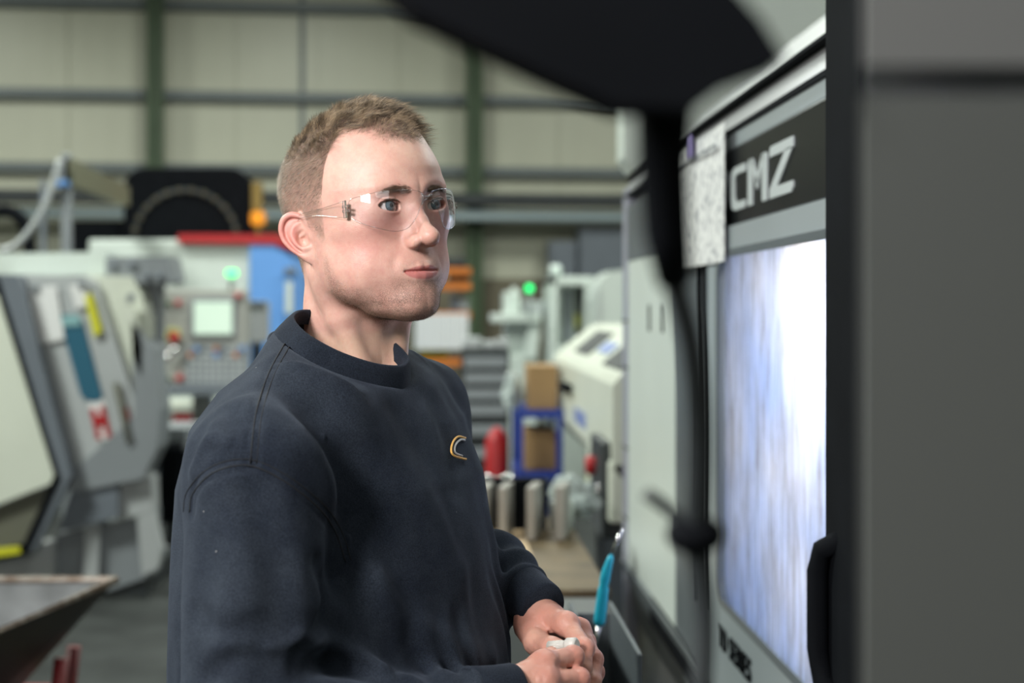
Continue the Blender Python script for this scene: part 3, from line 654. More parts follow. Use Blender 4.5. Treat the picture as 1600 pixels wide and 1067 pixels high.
b = MB(); b.lathe([(.001, -.04), (.04, -.04), (.052, 0), (.04, .045), (.001, .05)], at(868, 423, 11.6) - Vector(O), 16); b.build('lamp', mat('white_signal', (.7, .8, .75), .3), e)
e = base('curved_machine', 948, 10.8, 'white machine with curved hood right of the machining centre', 'machine'); O = e.location
b = MB(); pxprism(b, [(932, 802.9), (930, 470), (936, 440), (952, 424), (985, 420), (985, 802.9)], 10.8, .6, O); b.build('hood', M_WHITE, e)
part(e, 'seam', M_LGREY, (936, 452, 939, 770, 10.79, .02), bev=0)

# ================= far left group: blue and white machine, black tool changer cover, control panel
e = base('blue_white_machine', 300, 11.5, "long white and blue machine with red top behind the man's head", 'machine'); O = e.location
part(e, 'body', M_WHITE, (138, 374, 396, 800, 11.5, 1.6), bev=.02)
b = MB(); pxprism(b, [(390, 372), (425, 380), (450, 398), (466, 430), (474, 480), (474, 700), (390, 700)], 11.45, 1.6, O); b.build('blue_end', M_BLUE, e)
b = MB(); pxprism(b, [(278, 366), (432, 366), (450, 380), (452, 390), (430, 381), (278, 379)], 11.43, 1.4, O); b.build('red_top', M_RED, e)
part(e, 'white_stripe', M_WHITE, (446, 440, 457, 490, 11.40, .03), bev=.004); part(e, 'grey_mark', M_SLATE, (444, 418, 462, 428, 11.40, .03), bev=.004)
e = base('tool_changer', 292, 13.2, 'black round-cornered tool changer cover above the white and blue machine', 'tool changer'); O = e.location
def rr2(x0, y0, x1, y1, r, n=8):
    P = []
    for (cx, cy, a0) in ((x1 - r, y0 + r, -90), (x1 - r, y1 - r, 0), (x0 + r, y1 - r, 90), (x0 + r, y0 + r, 180)):
        for k in range(n + 1): a = math.radians(a0 + 90 * k / n); P.append((cx + r * math.cos(a), cy + r * math.sin(a)))
    return P
b = MB(); pxprism(b, rr2(193, 262, 392, 470, 34), 13.2, .5, O); b.build('cover', M_BLACK, e)
b = MB(); c0 = at(290, 378, 13.17) - Vector(O); b.lathe([(.46, 0), (.50, -.02), (.50, .05), (.46, .05)], c0, 40, 'y'); rg = b.build('tool_ring', M_DARK, e)
mat_pocket = mat('pocket_brown', (.075, .065, .04), .6)
for k in range(26):
    a = 2 * math.pi * k / 26; b = MB(); b.lathe([(.001, -.05), (.022, -.05), (.03, .02)], c0 + Vector((.48 * math.cos(a), 0, .48 * math.sin(a))), 8, 'y'); b.build('tool_pocket', mat_pocket, rg)
part(e, 'stand', M_DARK, (215, 460, 370, 830, 13.3, .4))
part(e, 'amber_lamp', M_GOLDY, (391, 330, 413, 352, 13.1, .12), bev=.03); part(e, 'lamp_pole', mat('amber_dull', (.22, .15, .03), .5), (393, 284, 409, 330, 13.15, .1), (400, 352, 405, 470, 13.15, .05), bev=.01)
o = MB(); pxbox(o, 112, 344, 192, 800, 13.4, .6, .02); tag(o.build('dark_cabinet', M_BLACK), 'black cabinet left of the round-cornered tool changer cover', 'cabinet')

M_PANELB = mat('control_panel_grey', (.36, .36, .335), .45, noise=.05, nscale=4)
e = base('operator_panel', 318, 10.3, 'grey operator control panel with lit screen and key pad', 'control panel'); O = e.location
part(e, 'housing', M_PANELB, (250, 452, 387, 604, 10.3, .14), bev=.015); part(e, 'screen_bezel', M_GREY, (297, 466, 368, 528, 10.28, .03), bev=.008); part(e, 'screen', M_SCREEN, (303, 472, 362, 522, 10.265, .02), bev=.002)
part(e, 'lower_tray', M_SLATE, (250, 604, 388, 618, 10.1, .35), bev=.005); part(e, 'support_arm', M_LGREY, (300, 618, 330, 850, 10.45, .15))
part(e, 'keypad', M_GREY, (289, 538, 386, 601, 10.292, .02), bev=.002)
for r_ in range(6):
    for c in range(9): part(e, 'key', (M_LGREY, M_SLATE, M_LGREY, M_BLUE, M_LGREY, M_ORANGE, M_SLATE)[(r_ * 5 + c * 3) % 7] if r_ < 2 else M_LGREY, (293 + c * 10.2, 541 + r_ * 10, 300 + c * 10.2, 548 + r_ * 10, 10.288, .016), bev=.002)
for (x, y, r_, m_, nm) in ((262, 474, .022, M_GREEN, 'button'), (278, 474, .022, M_RED, 'button'), (372, 462, .024, M_RED, 'button'), (262, 592, .022, M_GREEN, 'button'), (280, 591, .026, M_RED, 'button')):
    b = MB(); b.lathe([(.001, -.02), (r_, -.02), (r_, .02)], at(x, y, 10.28) - Vector(O), 14, 'y'); b.build(nm, m_, e)
b = MB(); b.lathe([(.001, -.05), (.035, -.05), (.04, -.02), (.02, .0), (.02, .02)], at(273, 528, 10.28) - Vector(O), 16, 'y'); es = b.build('emergency_stop', M_RED, e)
b = MB(); b.lathe([(.042, 0), (.05, 0), (.05, .02), (.042, .02)], at(270, 524, 10.275) - Vector(O), 16, 'y'); b.build('stop_collar', M_YELLOW, es)
for (x, y, r_) in ((272, 548, .035), (262, 558, .03)): b = MB(); b.sphere(at(x, y, 10.2) - Vector(O), r_, 10); b.build('chrome_knob', M_CHROME, e)
b = MB(); b.lathe([(.001, -.02), (.036, -.02), (.04, -.005), (.04, .01), (.036, .02), (.001, .025)], at(362, 427, 10.3) - Vector(O), 20); b.build('signal_light', M_GLED, e)
b = MB(); b.cyl(at(362, 434, 10.3) - Vector(O), at(362, 453, 10.36) - Vector(O), .02, 10); b.build('signal_pole', M_LGREY, e)
e = base('clipboard_panel', 398, 10.6, 'pale sheet panel hanging right of the operator control panel', 'panel'); part(e, 'sheet', M_LGREY, (374, 472, 421, 536, 10.6, .03)); part(e, 'holder', M_SLATE, (378, 470, 417, 476, 10.58, .05)); part(e, 'post', M_DARK, (393, 536, 408, 850, 10.65, .08))
e = base('parts_shelf', 292, 10.9, 'pale shelf with red and white parts under the operator control panel', 'shelf'); part(e, 'board', M_CREAM, (245, 628, 345, 640, 10.9, .4)); part(e, 'board', M_CREAM, (245, 662, 345, 674, 10.9, .4)); part(e, 'end', M_SLATE, (243, 620, 248, 850, 10.9, .4), (342, 620, 347, 850, 10.9, .4))
for i, (x0, x1, m_, lab) in enumerate(((252, 268, M_WHITE, 'white parts bin at the left of the pale shelf'), (270, 300, M_RED, 'red parts bin in the middle of the pale shelf'), (303, 318, M_WHITE, 'white parts bin right of the red one on the pale shelf'), (320, 338, M_CREAM, 'cream parts bin at the right of the pale shelf'))):
    a = at(x0, 662, 10.95); c_ = at(x1, 646, 10.95); o = MB().box((-(c_.x - a.x) / 2, 0, 0), ((c_.x - a.x) / 2, .2, c_.z - a.z), .008).build('parts_bin', m_); o.location = ((a.x + c_.x) / 2, 10.95, a.z + .003); tag(o, lab, 'bin', 'parts bins on the pale shelf')

# ladder-like frame, sloping duct and hose, far left
e = base('duct_stand', 101, 9.5, 'grey steel post frame with sloping duct at the far left', 'frame'); O = e.location
part(e, 'post', M_GREY, (95, 240, 110, 845, 9.5, .06)); part(e, 'post', M_SLATE, (62, 280, 70, 800, 11.5, .06)); part(e, 'lamp_bracket', M_BLUE, (82, 282, 108, 292, 9.48, .05))
b = MB(); q = [at(100, 248, 9.5), at(192, 292, 12.4), at(192, 322, 12.4), at(100, 290, 9.5)]; q = [Vector(p) - Vector(O) for p in q]
b.add([*q, *[p + Vector((.06, 0, .0)) for p in q]], [(0, 1, 2, 3), (7, 6, 5, 4), (0, 4, 5, 1), (1, 5, 6, 2), (2, 6, 7, 3), (3, 7, 4, 0)]); b.build('sloping_duct', mat('olive_duct', (.14, .14, .09), .5), e)
sp_ = spline([tuple(at(x, y, 9.4)) for x, y in ((94, 250), (84, 285), (66, 330), (45, 362), (22, 385), (0, 392))], 26)
b = MB(); b.tube([Vector(p) - Vector(O) for p in sp_], .022, 10); b.build('hose', M_LGREY, e)
sp_ = spline([tuple(at(x, y, 10.5)) for x, y in ((-20, 332), (15, 330), (38, 350), (46, 385), (47, 420))], 20); b = MB(); b.tube([Vector(p) - Vector(O) for p in sp_], .05, 10); b.build('cable_chain', M_BLACK, e)

# ================= big slanted lathe on the left
e = base('slant_lathe', 120, 7.6, 'light grey slanted lathe with open door at the left, papers taped on it', 'machine'); O = e.location; D = 7.6
def prt(name, m, pts, d, dep, par=None):
    b = MB(); pxprism(b, pts, d, dep, O); return b.build(name, m, par or e)
prt('beam', M_WHITE, [(-30, 396), (166, 394), (166, 430), (-30, 432)], D + .2, .3)
gb = prt('gearbox', M_GREY, [(165, 402), (262, 400), (272, 440), (262, 443), (165, 443)], D + .1, .35)
for (x, y) in ((178, 415), (207, 414), (231, 432), (250, 432)): b = MB(); b.lathe([(.001, -.02), (.02, -.02), (.02, .01)], at(x, y, D + .1) - Vector(O), 12, 'y'); b.build('bolt', M_SLATE, gb)
prt('column', M_GREY, [(229, 440), (250, 440), (250, 665), (229, 665)], D + .25, .15)
prt('front_panel', M_LGREY, [(0, 428), (135, 432), (150, 440), (215, 640), (208, 660), (100, 748), (92, 740)], D, .5)
prt('far_panel', M_CREAM, [(132, 430), (205, 432), (222, 460), (230, 500), (232, 640), (205, 648)], D + .05, .5)
prt('door_edge', M_SLATE, [(-12, 428), (28, 430), (112, 742), (100, 765), (52, 862), (38, 856), (92, 745)], D - .12, .12)
prt('door', M_CREAM, [(-90, 455), (-4, 460), (84, 742), (78, 756), (-90, 822)], D - .15, .06)
prt('door_gap', M_BLACK, [(-16, 430), (-4, 430), (94, 748), (42, 866), (-90, 890), (-90, 872), (36, 850), (82, 748)], D - .13, .02)
prt('door_bottom', mat('olive_tray', (.13, .13, .10), .5), [(-90, 826), (78, 758), (36, 850), (-90, 868)], D - .1, .1)
prt('yellow_strip', M_YELLOW, [(-20, 858), (30, 854), (32, 864), (-20, 872)], D - .16, .02)
b = MB(); pxprism(b, [(205, 500), (238, 545), (250, 640), (246, 700), (222, 748), (112, 770), (98, 750), (210, 650)], D - .02, .3, O); b.build('rounded_end', M_GREY, e)
prt('under_panel', M_SLATE, [(112, 765), (185, 758), (184, 808), (90, 832)], D, .25)
prt('under_panel', M_LGREY, [(185, 758), (222, 740), (236, 748), (238, 800), (184, 812)], D + .05, .2)
prt('base', M_GREY, [(-90, 900), (60, 862), (90, 835), (236, 805), (236, 900), (150, 930), (-90, 930)], D + .1, .25)
prt('leg', M_LGREY, [(132, 820), (156, 815), (152, 915), (130, 918)], D + .05, .2)
prt('leg', M_LGREY, [(214, 808), (238, 798), (252, 858), (246, 888), (222, 900)], D + .05, .1)
prt('leg', M_LGREY, [(-40, 870), (84, 846), (84, 905), (-40, 925)], D + .02, .2)
b = MB(); b.box((-1.2, .12, 0), (.35, .95, .12)); b.build('plinth', M_DARK, e)
sh = prt('window', mat('teal_window', (.03, .12, .19), .12), [(92, 496), (98, 491), (122, 492), (128, 500), (160, 620), (150, 628), (132, 624), (126, 616)], D - .012, .02)
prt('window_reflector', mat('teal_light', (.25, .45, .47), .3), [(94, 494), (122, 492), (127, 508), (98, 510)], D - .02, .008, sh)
prt('handle', M_YELLOW, [(132, 464), (142, 458), (159, 518), (147, 526)], D - .03, .02)
prt('handle_rail', M_CHROME, [(176, 600), (184, 596), (206, 688), (198, 694)], D - .04, .03)
st = prt('maker_sticker', M_PAPER, [(138, 628), (162, 624), (176, 684), (152, 692)], D - .008, .008)
prt('red_letter', M_RED, [(140, 640), (148, 638), (151, 650), (158, 649), (155, 636), (163, 634), (174, 682), (166, 684), (162, 664), (154, 666), (158, 686), (151, 687)], D - .014, .006, st)
prt('red_reflection', M_RED, [(188, 640), (200, 636), (212, 690), (200, 696)], D - .012, .008)  # reflection of a red bottle, painted as a flat shape
for (pts, lab) in (([(34, 452), (88, 446), (101, 530), (60, 538)], 'white clipboard sheet taped on the slanted lathe nearest its door'), ([(108, 446), (134, 444), (140, 478), (118, 482)], 'small white note taped on the slanted lathe above its yellow handle'), ([(184, 466), (204, 462), (222, 540), (222, 590), (208, 560)], 'long cream sheet taped on the far panel of the slanted lathe')):
    c0 = at(pts[0][0], pts[0][1], D - .03); b = MB(); pxprism(b, pts, D - .02, .006 if 'far' not in lab else .006, c0); o = b.build('paper_sheet', M_PAPER if 'cream' not in lab else M_CREAM); o.location = c0; tag(o, lab, 'paper', 'sheets taped on the slanted lathe')
    o2 = MB(); x_, y_ = pts[0]; pxprism(o2, [(x_ + 14, y_ - 6), (x_ + 26, y_ - 7), (x_ + 26, y_ + 3), (x_ + 14, y_ + 4)], D - .035, .012, c0); o2.build('clip', M_GREY, o)
# castor and hanging cables beside it
e = base('castor_trolley', 268, 8.7, 'black cable bundle on a castor trolley beside the slanted lathe', 'trolley'); O = e.location
b = MB(); b.lathe([(.001, -.02), (.07, -.02), (.08, -.012), (.08, .012), (.07, .02), (.001, .02)], Vector(((264 - HX) / FPX * 8.7 - O.x, 0, .0805)), 24, 'y'); wh = b.build('wheel', M_RUBBER, e)
b = MB(); b.lathe([(.001, -.022), (.04, -.022), (.001, -.03)], Vector(((264 - HX) / FPX * 8.7 - O.x, 0, .0805)), 16, 'y'); b.build('hub', M_GREY, wh)
b = MB(); b.lathe([(.001, -.02), (.07, -.02), (.08, -.012), (.08, .012), (.07, .02), (.001, .02)], Vector((.12, .5, .0805)), 24, 'y'); b.build('wheel', M_RUBBER, e)
part(e, 'fork', M_DARK, (257, 790, 272, 848, 8.66, .08)); part(e, 'body', M_BLACK, (246, 702, 300, 800, 8.7, .5), bev=.05); part(e, 'top', M_GREY, (240, 668, 292, 704, 8.65, .5))
rs = random.Random(3)
for k in range(5):
    sp_ = spline([tuple(at(250 + k * 8, 690, 8.6)), tuple(at(244 + k * 8 + rs.uniform(-5, 5), 760, 8.58)), tuple(at(252 + k * 7, 815, 8.6)), tuple(at(262 + k * 5, 780, 8.62))], 16); b = MB(); b.tube([Vector(p) - Vector(O) for p in sp_], .014, 8); b.build('cable', M_BLACK, e)

# ================= tipping skip, lower left
e = empty('chip_skip', (-1.3, 3.2, 0), 0, 'steel chip skip with worn rim and red wheeled frame at the lower left', 'skip'); O = e.location
M_SKO = mat('skip_outside', (.018, .016, .013), .5, noise=.4, nscale=8); M_SKI = mat('skip_inside', (.26, .27, .28), .4, metal=.4, noise=.3, nscale=12)
RZ = .868; R_ = [(-1.95, 3.60), (-.835, 3.62), (-1.02, 2.75), (-1.95, 2.7)]; B_ = [(-1.8, 3.4), (-1.22, 3.4), (-1.28, 2.9), (-1.8, 2.9)]; BZ = .42
def shell(off, m, name, flip=False):
    vs = [(x - O.x + (off if x < -1.5 else -off), y - O.y + (-off if y > 3.1 else off), RZ) for x, y in R_] + [(x - O.x + (off if x < -1.5 else -off), y - O.y + (-off if y > 3.1 else off), BZ + off) for x, y in B_]
    b = MB(); b.add(vs, [(0, 1, 5, 4), (1, 2, 6, 5), (2, 3, 7, 6), (3, 0, 4, 7), (4, 5, 6, 7)]); return b.build(name, m, e)
shell(0, M_SKO, 'shell'); shell(.006, M_SKI, 'lining')
b = MB(); P = [Vector((x - O.x, y - O.y, RZ)) for x, y in R_]; b.tube(P + [P[0]], .012, 8, cap=False, smooth=False); b.build('rim', mat('worn_steel', (.40, .37, .33), .35, metal=.6, color2=(.12, .06, .03), nscale=25), e)
b = MB(); b.box((-.55, -.35, .33), (.22, .28, .42), .01); b.build('chassis', M_DARK, e)
b = MB(); b.tube([(.36, .42, .70), (.34, .40, .50), (.20, .30, .36), (.05, .2, .30)], .018, 10); b.tube([(.36, .30, .70), (.34, .28, .50), (.18, .1, .33)], .018, 10); b.box((.20, .24, .50), (.36, .46, .60), .02); b.build('red_frame', M_DRED, e)
b = MB(); b.box((.33, .36, .56), (.40, .40, .60), .004); b.build('yellow_latch', M_YELLOW, e)
for (x, y) in ((.1, .25), (.1, -.3), (-.5, .25), (-.5, -.3)): b = MB(); b.lathe([(.001, -.02), (.13, -.02), (.15, -.01), (.15, .01), (.13, .02), (.001, .02)], Vector((x, y, .1505)), 24, 'x'); b.cyl((x, y, .15), (x, y, .35), .015, 8); b.build('wheel', M_RUBBER, e)
# ---------------------------------------------------------------- the machinist's head (head frame in mm: x to his right, y forward, z up, origin between the eyes)
HYAW, HPIT, HROL = math.radians(-141.6), math.radians(3.3), math.radians(3.8)
HPOS = V(-.0829, 1.533, 1.6617)
def _rot(yaw, pitch, roll):
    cy, sy, cp, sp, cr, sr = math.cos(yaw), math.sin(yaw), math.cos(pitch), math.sin(pitch), math.cos(roll), math.sin(roll)
    return np.array([[cy, -sy, 0], [sy, cy, 0], [0, 0, 1]]) @ np.array([[1, 0, 0], [0, cp, -sp], [0, sp, cp]]) @ np.array([[cr, 0, sr], [0, 1, 0], [-sr, 0, cr]])
HR = _rot(HYAW, HPIT, HROL)
def h2w(p): return (HR @ (np.asarray(p, float).reshape(-1, 3) * .001).T).T + HPOS
def w2h(p): return ((np.asarray(p, float) - HPOS) @ HR) * 1000

EYE = (29.4, 71.6, 0.); ER = 13.0
def lid_upper(t): return 6.5 * np.sqrt(np.maximum(1 - np.abs((t + .04) / 1.04) ** 2.2, 0)) - .6
def lid_lower(t): return -5.2 * np.sqrt(np.maximum(1 - np.abs((t + .05) / 1.05) ** 2.2, 0)) - .4

ZT = np.array([60, 40, 20, 0, -20, -40, -60, -80, -95, -105, -113, -120, -130], float)
YF = np.array([86, 90, 90, 84, 83, 83, 83, 83.5, 84, 83, 77, 64, 36], float)
WF = np.array([60, 64, 68, 70, 70.5, 70, 68, 62, 52, 44, 35, 25, 12], float)
NF = np.array([2.1, 2.2, 2.35, 2.35, 2.2, 2.05, 1.95, 1.95, 2.0, 2.0, 2.0, 2, 2], float)

EAR_RIM = spline([(-13, 0, 1.0, 2.2), (-14, 8, 1.6, 2.8), (-10.5, 18, 1.8, 3.1), (-2, 25.5, 1.8, 3.3), (8, 25, 1.8, 3.3), (15, 17, 1.8, 3.1), (17.2, 6, 1.8, 2.8), (14.5, -5, 1.6, 2.5), (9.5, -14, 1.3, 2.2), (5.5, -20, 1, 2)], 34)
EAR_ANTI = spline([(-4, 14.5, .8, 1.8), (3, 12, 1.2, 2.6), (7.2, 5, 1.6, 3.0), (6.5, -4, 1.7, 3.0), (1.5, -11.5, 1.6, 3.2), (-5, -14, 1.4, 3.2)], 18)
EAR_SCA = spline([(-8, 16.5, 2.6), (0, 20.6, 2.7), (8, 19, 2.7), (12.2, 12, 2.8), (12.6, 3, 2.8), (10, -7, 2.8), (6, -14, 2.6)], 18)
def ear_sdf(p):
    c = np.array([75.5, -17., -21.])
    sp, ti = math.radians(44), math.radians(20)                     # splay, backward lean
    u = np.array([math.sin(sp), -math.cos(sp), 0.]); w = np.array([math.cos(sp), math.sin(sp), 0.]); v = np.array([0, 0, 1.])
    u2 = u * math.cos(ti) + v * math.sin(ti); v2 = v * math.cos(ti) - u * math.sin(ti)
    u2, v2 = u * math.cos(ti) - v * math.sin(ti), v * math.cos(ti) + u * math.sin(ti)
    q = ((p - c.astype(np.float32)) @ np.stack([u2, v2, w], 1).astype(np.float32)) / EARS
    U, Vv, W = q[:, 0], q[:, 1], q[:, 2]
    wid = 1 - .30 * sstep(2, -26, Vv)
    pl = ell(np.stack([(U - 1) / wid, Vv, W + .5 - .004 * U * U], 1), (0, 0, 0), (15.5, 27, 2.9))
    d = smin(pl, poly_cap(q, [tuple(r[:3]) for r in EAR_RIM], [float(r[3]) for r in EAR_RIM]), 2.5)
    d = smin(d, ell(q, (-5, -21.5, .8), (9.5, 9.0, 3.8)), 6)
    d = smin(d, poly_cap(q, [tuple(r[:3]) for r in EAR_ANTI], [float(r[3]) for r in EAR_ANTI]), 4)
    d = smax(d, -ell(q, (-3.0, -2.5, 4.0), (7.6, 9.6, 7.6)), 2.2)      # concha
    d = smax(d, -poly_cap(q, [tuple(r) for r in EAR_SCA], 1.3), 1.8)
    d = smin(d, ell(q, (-12.5, -5.5, 3.2), (3.9, 6.0, 3.4)), 3)        # tragus
    d = smin(d, ell(q, (-3.5, -13.5, 3.0), (4.2, 2.8, 2.8)), 2.5)      # antitragus
    d = smin(d, poly_cap(q, [(-13, 5.5, 1.4), (-6, 2.2, -.4), (0, 1, -1.5)], [2.2, 1.8, 1.0]), 2)
    d = smin(d, cap(q, (-9, -18, -9), (-7, 10, -8), 6.5), 6)
    return d * EARS
EARS = 1.0

def head_sdf(p):
    p = p.astype(np.float32)
    m = p.copy(); m[:, 0] = np.abs(m[:, 0]); x, y, z = m[:, 0], m[:, 1], m[:, 2]
    cr = ell(p, (0, -3, 27), (73, 96, 90))
    cr = smin(cr, ell(p, (0, -34, 26), (72, 63, 72)), 18)
    # face: horizontal sections
    yf = np.interp(z, ZT[::-1], YF[::-1]); w = np.interp(z, ZT[::-1], WF[::-1]); n = np.interp(z, ZT[::-1], NF[::-1])
    yc = 8.; yy = y - yc
    a = np.where(yy > 0, yf - yc, 42.)
    q = ((x / w) ** n + (np.abs(yy) / a) ** n) ** (1 / n)
    L = np.sqrt(x * x + yy * yy)
    fc = L - L / np.maximum(q, 1e-3); fc = np.where(q < .3, -20, fc) * .92
    # underside of the jaw
    und = -(z + 118 - (88 - y) * .50) * .89
    fc = smax(fc, und.astype(np.float32), 16)
    fc = smax(fc, (z - 52) * .9, 20)
    d = smin(cr, fc, 16)
    d = smin(d, ell(m, (41.5, 49, -18), (21, 25, 17)), 20)                     # cheekbone
    d = smin(d, ell(m, (34, 42, -58), (24, 30, 26)), 22)                     # full cheek
    d = smin(d, ell(m, (43, 20, -68), (17, 32, 22)), 26)                     # jaw angle
    d = smin(d, cap(m, (7, 86.5, 15), (40, 74, 18), 8., 6.5), 14)                # brow ridge
    d = smin(d, ell(p, (0, 61, -68), (33, 31, 26)), 18)                      # muzzle
    # eye sockets
    d = smax(d, -ell(m, (26, 97.5, 3), (15.5, 13, 11)), 14)
    d = smin(d, ell(m, (34, 64, -2), (20, 19.5, 16)), 10)
    # nose
    d = smin(d, poly_cap(p, [(0, 85, 10), (0, 89.5, -4), (0, 96, -17), (0, 103.5, -30)], [6.2, 5.2, 5.8, 7.4], 3), 8)
    d = smin(d, cap(m, (3.5, 82, -6), (8, 87, -35), 5., 8.0), 8)
    d = smin(d, ell(p, (0, 105.8, -34.5), (10.4, 11.2, 9.2)), 5)
    d = smin(d, ell(m, (11.2, 94, -37.6), (6.3, 10.8, 7.0)), 3.5)
    d = smax(d, -cap(m, (17.3, 104, -28), (18.4, 91, -45), 1.1), 4)          # alar crease
    d = smax(d, -ell(m, (7.0, 97.5, -44.5), (3.6, 7.0, 5.6)), 1.0)          # nostril
    # nasolabial fold
    nl = poly_cap(m, [(19, 92, -34), (26, 88, -46), (30, 82, -58), (29, 77, -72)], 0)
    d = d + .8 * np.exp(-(nl / 5.) ** 2) * sstep(-78, -62, z)
    # lips
    d = smin(d, poly_cap(m, [(0, 89.2, -64.6), (4.5, 89.4, -64.2), (11, 86.0, -65.6), (20, 80.0, -68.4)], [4.2, 4.3, 4.0, 2.2], 2), 3.5)
    d = smin(d, poly_cap(m, [(0, 88.8, -73.0), (8, 86.8, -72.6), (19, 80, -70.2)], [5.2, 5.0, 2.4], 2), 3.5)
    d = smax(d, -cap(p, (0, 102.5, -48), (0, 101, -57), 1.6), 5)             # philtrum
    d = smin(d, ell(m, (5, 75, -101), (16, 16, 14)), 14)                      # chin
    d = smin(d, ell(p, (0, 44, -100), (36, 36, 15)), 20)                       # fullness under the chin
    # lids
    e = m - np.array(EYE, np.float32); re = np.sqrt((e * e).sum(1))
    lid = np.maximum(re - 15.1, -(e[:, 1] + 4))
    near = re < 26
    d = np.where(near, smin(d, lid, 3.5), d)
    t = np.where(e[:, 0] > 0, e[:, 0] / 14.0, e[:, 0] / 11.0)
    zu, zl = lid_upper(t), lid_lower(t)
    tilt = .07 * e[:, 0]
    g = np.maximum(e[:, 2] - tilt - zu, zl - e[:, 2] + tilt)
    g = np.maximum(g, (np.abs(t) - .99) * 12)
    g = np.maximum(g, 12.6 - re); g = np.maximum(g, -e[:, 1])
    d = np.where(near, smax(d, -g, 1.0), d)
    # crease above the upper lid
    fr = near & (e[:, 1] > 0)
    win = sstep(1.3, .6, np.abs(t))
    zc = zu + 3.6
    d = np.where(fr, d + .9 * np.exp(-((e[:, 2] - tilt - zc) / .8) ** 2) * win - .7 * np.exp(-((e[:, 2] - tilt - zu - 1.2) / 1.3) ** 2) * win, d)
    d = np.where(fr, d - .6 * np.exp(-((e[:, 2] - tilt - zl + 1.6) / 1.6) ** 2) * win, d)
    # mouth line
    mz = -68.2 + .0008 * x * x + .5 * np.exp(-(x / 4.) ** 2)
    d = np.where((y > 60) & (z < -50) & (z > -85), d + (2.3 * np.exp(-((z - mz) / 1.0) ** 2) + .8 * np.exp(-((z - mz) / 3.) ** 2)) * sstep(24, 19.5, x), d)
    # neck
    nk = poly_cap(p, [(0, -32, -40), (0, -45, -100), (0, -53, -160), (0, -56, -230)], [53.5, 50, 54, 72], 10)
    d = smin(d, nk, 32)
    d = smin(d, poly_cap(m, [(52, -20, -60), (42, -8, -110), (22, 2, -170)], [8, 9, 8], 8), 22)   # neck muscle
    d = smin(d, cap(p, (0, -6, -114), (0, -18, -150), 10, 9), 22)            # throat
    # ears
    ne = (x > 52) & (y < 35) & (y > -60) & (z > -75) & (z < 35)
    if ne.any():
        de = d.copy(); de[ne] = smin(d[ne], ear_sdf(m[ne]), 4); d = de
    return d

def skin_colour(P):
    """pigment of the skin, by place on the head"""
    x, y, z = np.abs(P[:, 0]), P[:, 1], P[:, 2]
    base = np.array([.67, .395, .325])[None].repeat(len(P), 0)
    def blend(m, c): nonlocal base; base = base * (1 - m[:, None]) + np.array(c)[None] * m[:, None]
    g = lambda c, r: np.exp(-(((P * [1, 1, 1] - 0) - 0)[:, 0] * 0 + ((x - c[0]) / r[0]) ** 2 + ((y - c[1]) / r[1]) ** 2 + ((z - c[2]) / r[2]) ** 2))
    blend(.7 * g((45, 62, -35), (26, 42, 26)), (.66, .30, .26))
    blend(.7 * g((0, 115, -38), (16, 14, 12)), (.66, .33, .27))
    blend(.35 * g((30, 85, -12), (17, 20, 8)), (.56, .29, .26))
    blend(.8 * sstep(74, 82, x) * sstep(-60, -45, z) * sstep(20, -2, y), (.67, .275, .24))
    blend(.35 * g((0, 95, 55), (50, 40, 25)), (.71, .49, .38))
    blend(.7 * sstep(-118, -135, z), (.62, .42, .31))
    # mottling
    n = vnoise(P, .12, 3) * .5 + vnoise(P, .35, 5) * .35 + vnoise(P, .9, 6) * .2
    base = base * (1 + .15 * n[:, None] * np.array([.5, 1.2, 1.1]))
    # lips
    f = z + 68.5
    xu = 1 - (x / 22.) ** 2
    up = np.clip(5.6 * np.clip(xu, 0, 1) ** .7 - .9 * np.exp(-(x / 3.) ** 2), 0, 9)
    lo = np.clip(8.6 * np.clip(xu, 0, 1) ** .6, 0, 12)
    m = sstep(.8, -.8, f - up) * sstep(-.8, .8, f + lo) * (y > 76) * (x < 22)
    blend(.85 * m, (.50, .155, .15))
    # lid margin
    e = np.stack([x, y, z], 1) - np.array(EYE); re = np.sqrt((e * e).sum(1))
    blend(.7 * sstep(14.9, 13.4, re) * (e[:, 1] > 0), (.50, .20, .17))
    # brows
    return np.clip(base, 0, 1)

def hair_front(x):         # z of the hairline over the forehead
    return 68 - 8 * np.exp(-(x / 20.) ** 2) + 7 * np.exp(-((x - 40) / 16.) ** 2)

def scalp_mask(P):
    x, y, z = np.abs(P[:, 0]), P[:, 1], P[:, 2]
    # height of the hair's edge as a function of how far forward the point is
    jit = 2.5 * vnoise(P, .25, 11) + 1.5 * vnoise(P, .8, 12)
    edge = np.interp(y, [-200, -80, -60, -26, -16, 2, 12, 20, 24, 27, 30, 36, 52, 66, 78, 100], [-66, -62, -54, -34, -4, -12, -24, -26, 4, 36, 66, 84, 84, 79, 71, 65])
    m = sstep(-7, 8, z - edge + jit)
    k = (x > 60) & (z < 18) & (y < 20)
    if k.any(): m[k] *= sstep(.8, 3., ear_sdf(np.stack([x, y, z], 1)[k].astype(np.float32)))
    m *= np.where((y > 4) & (y < 34) & (z < 20), sstep(29, 15, y + jit * .8), 1)
    return m

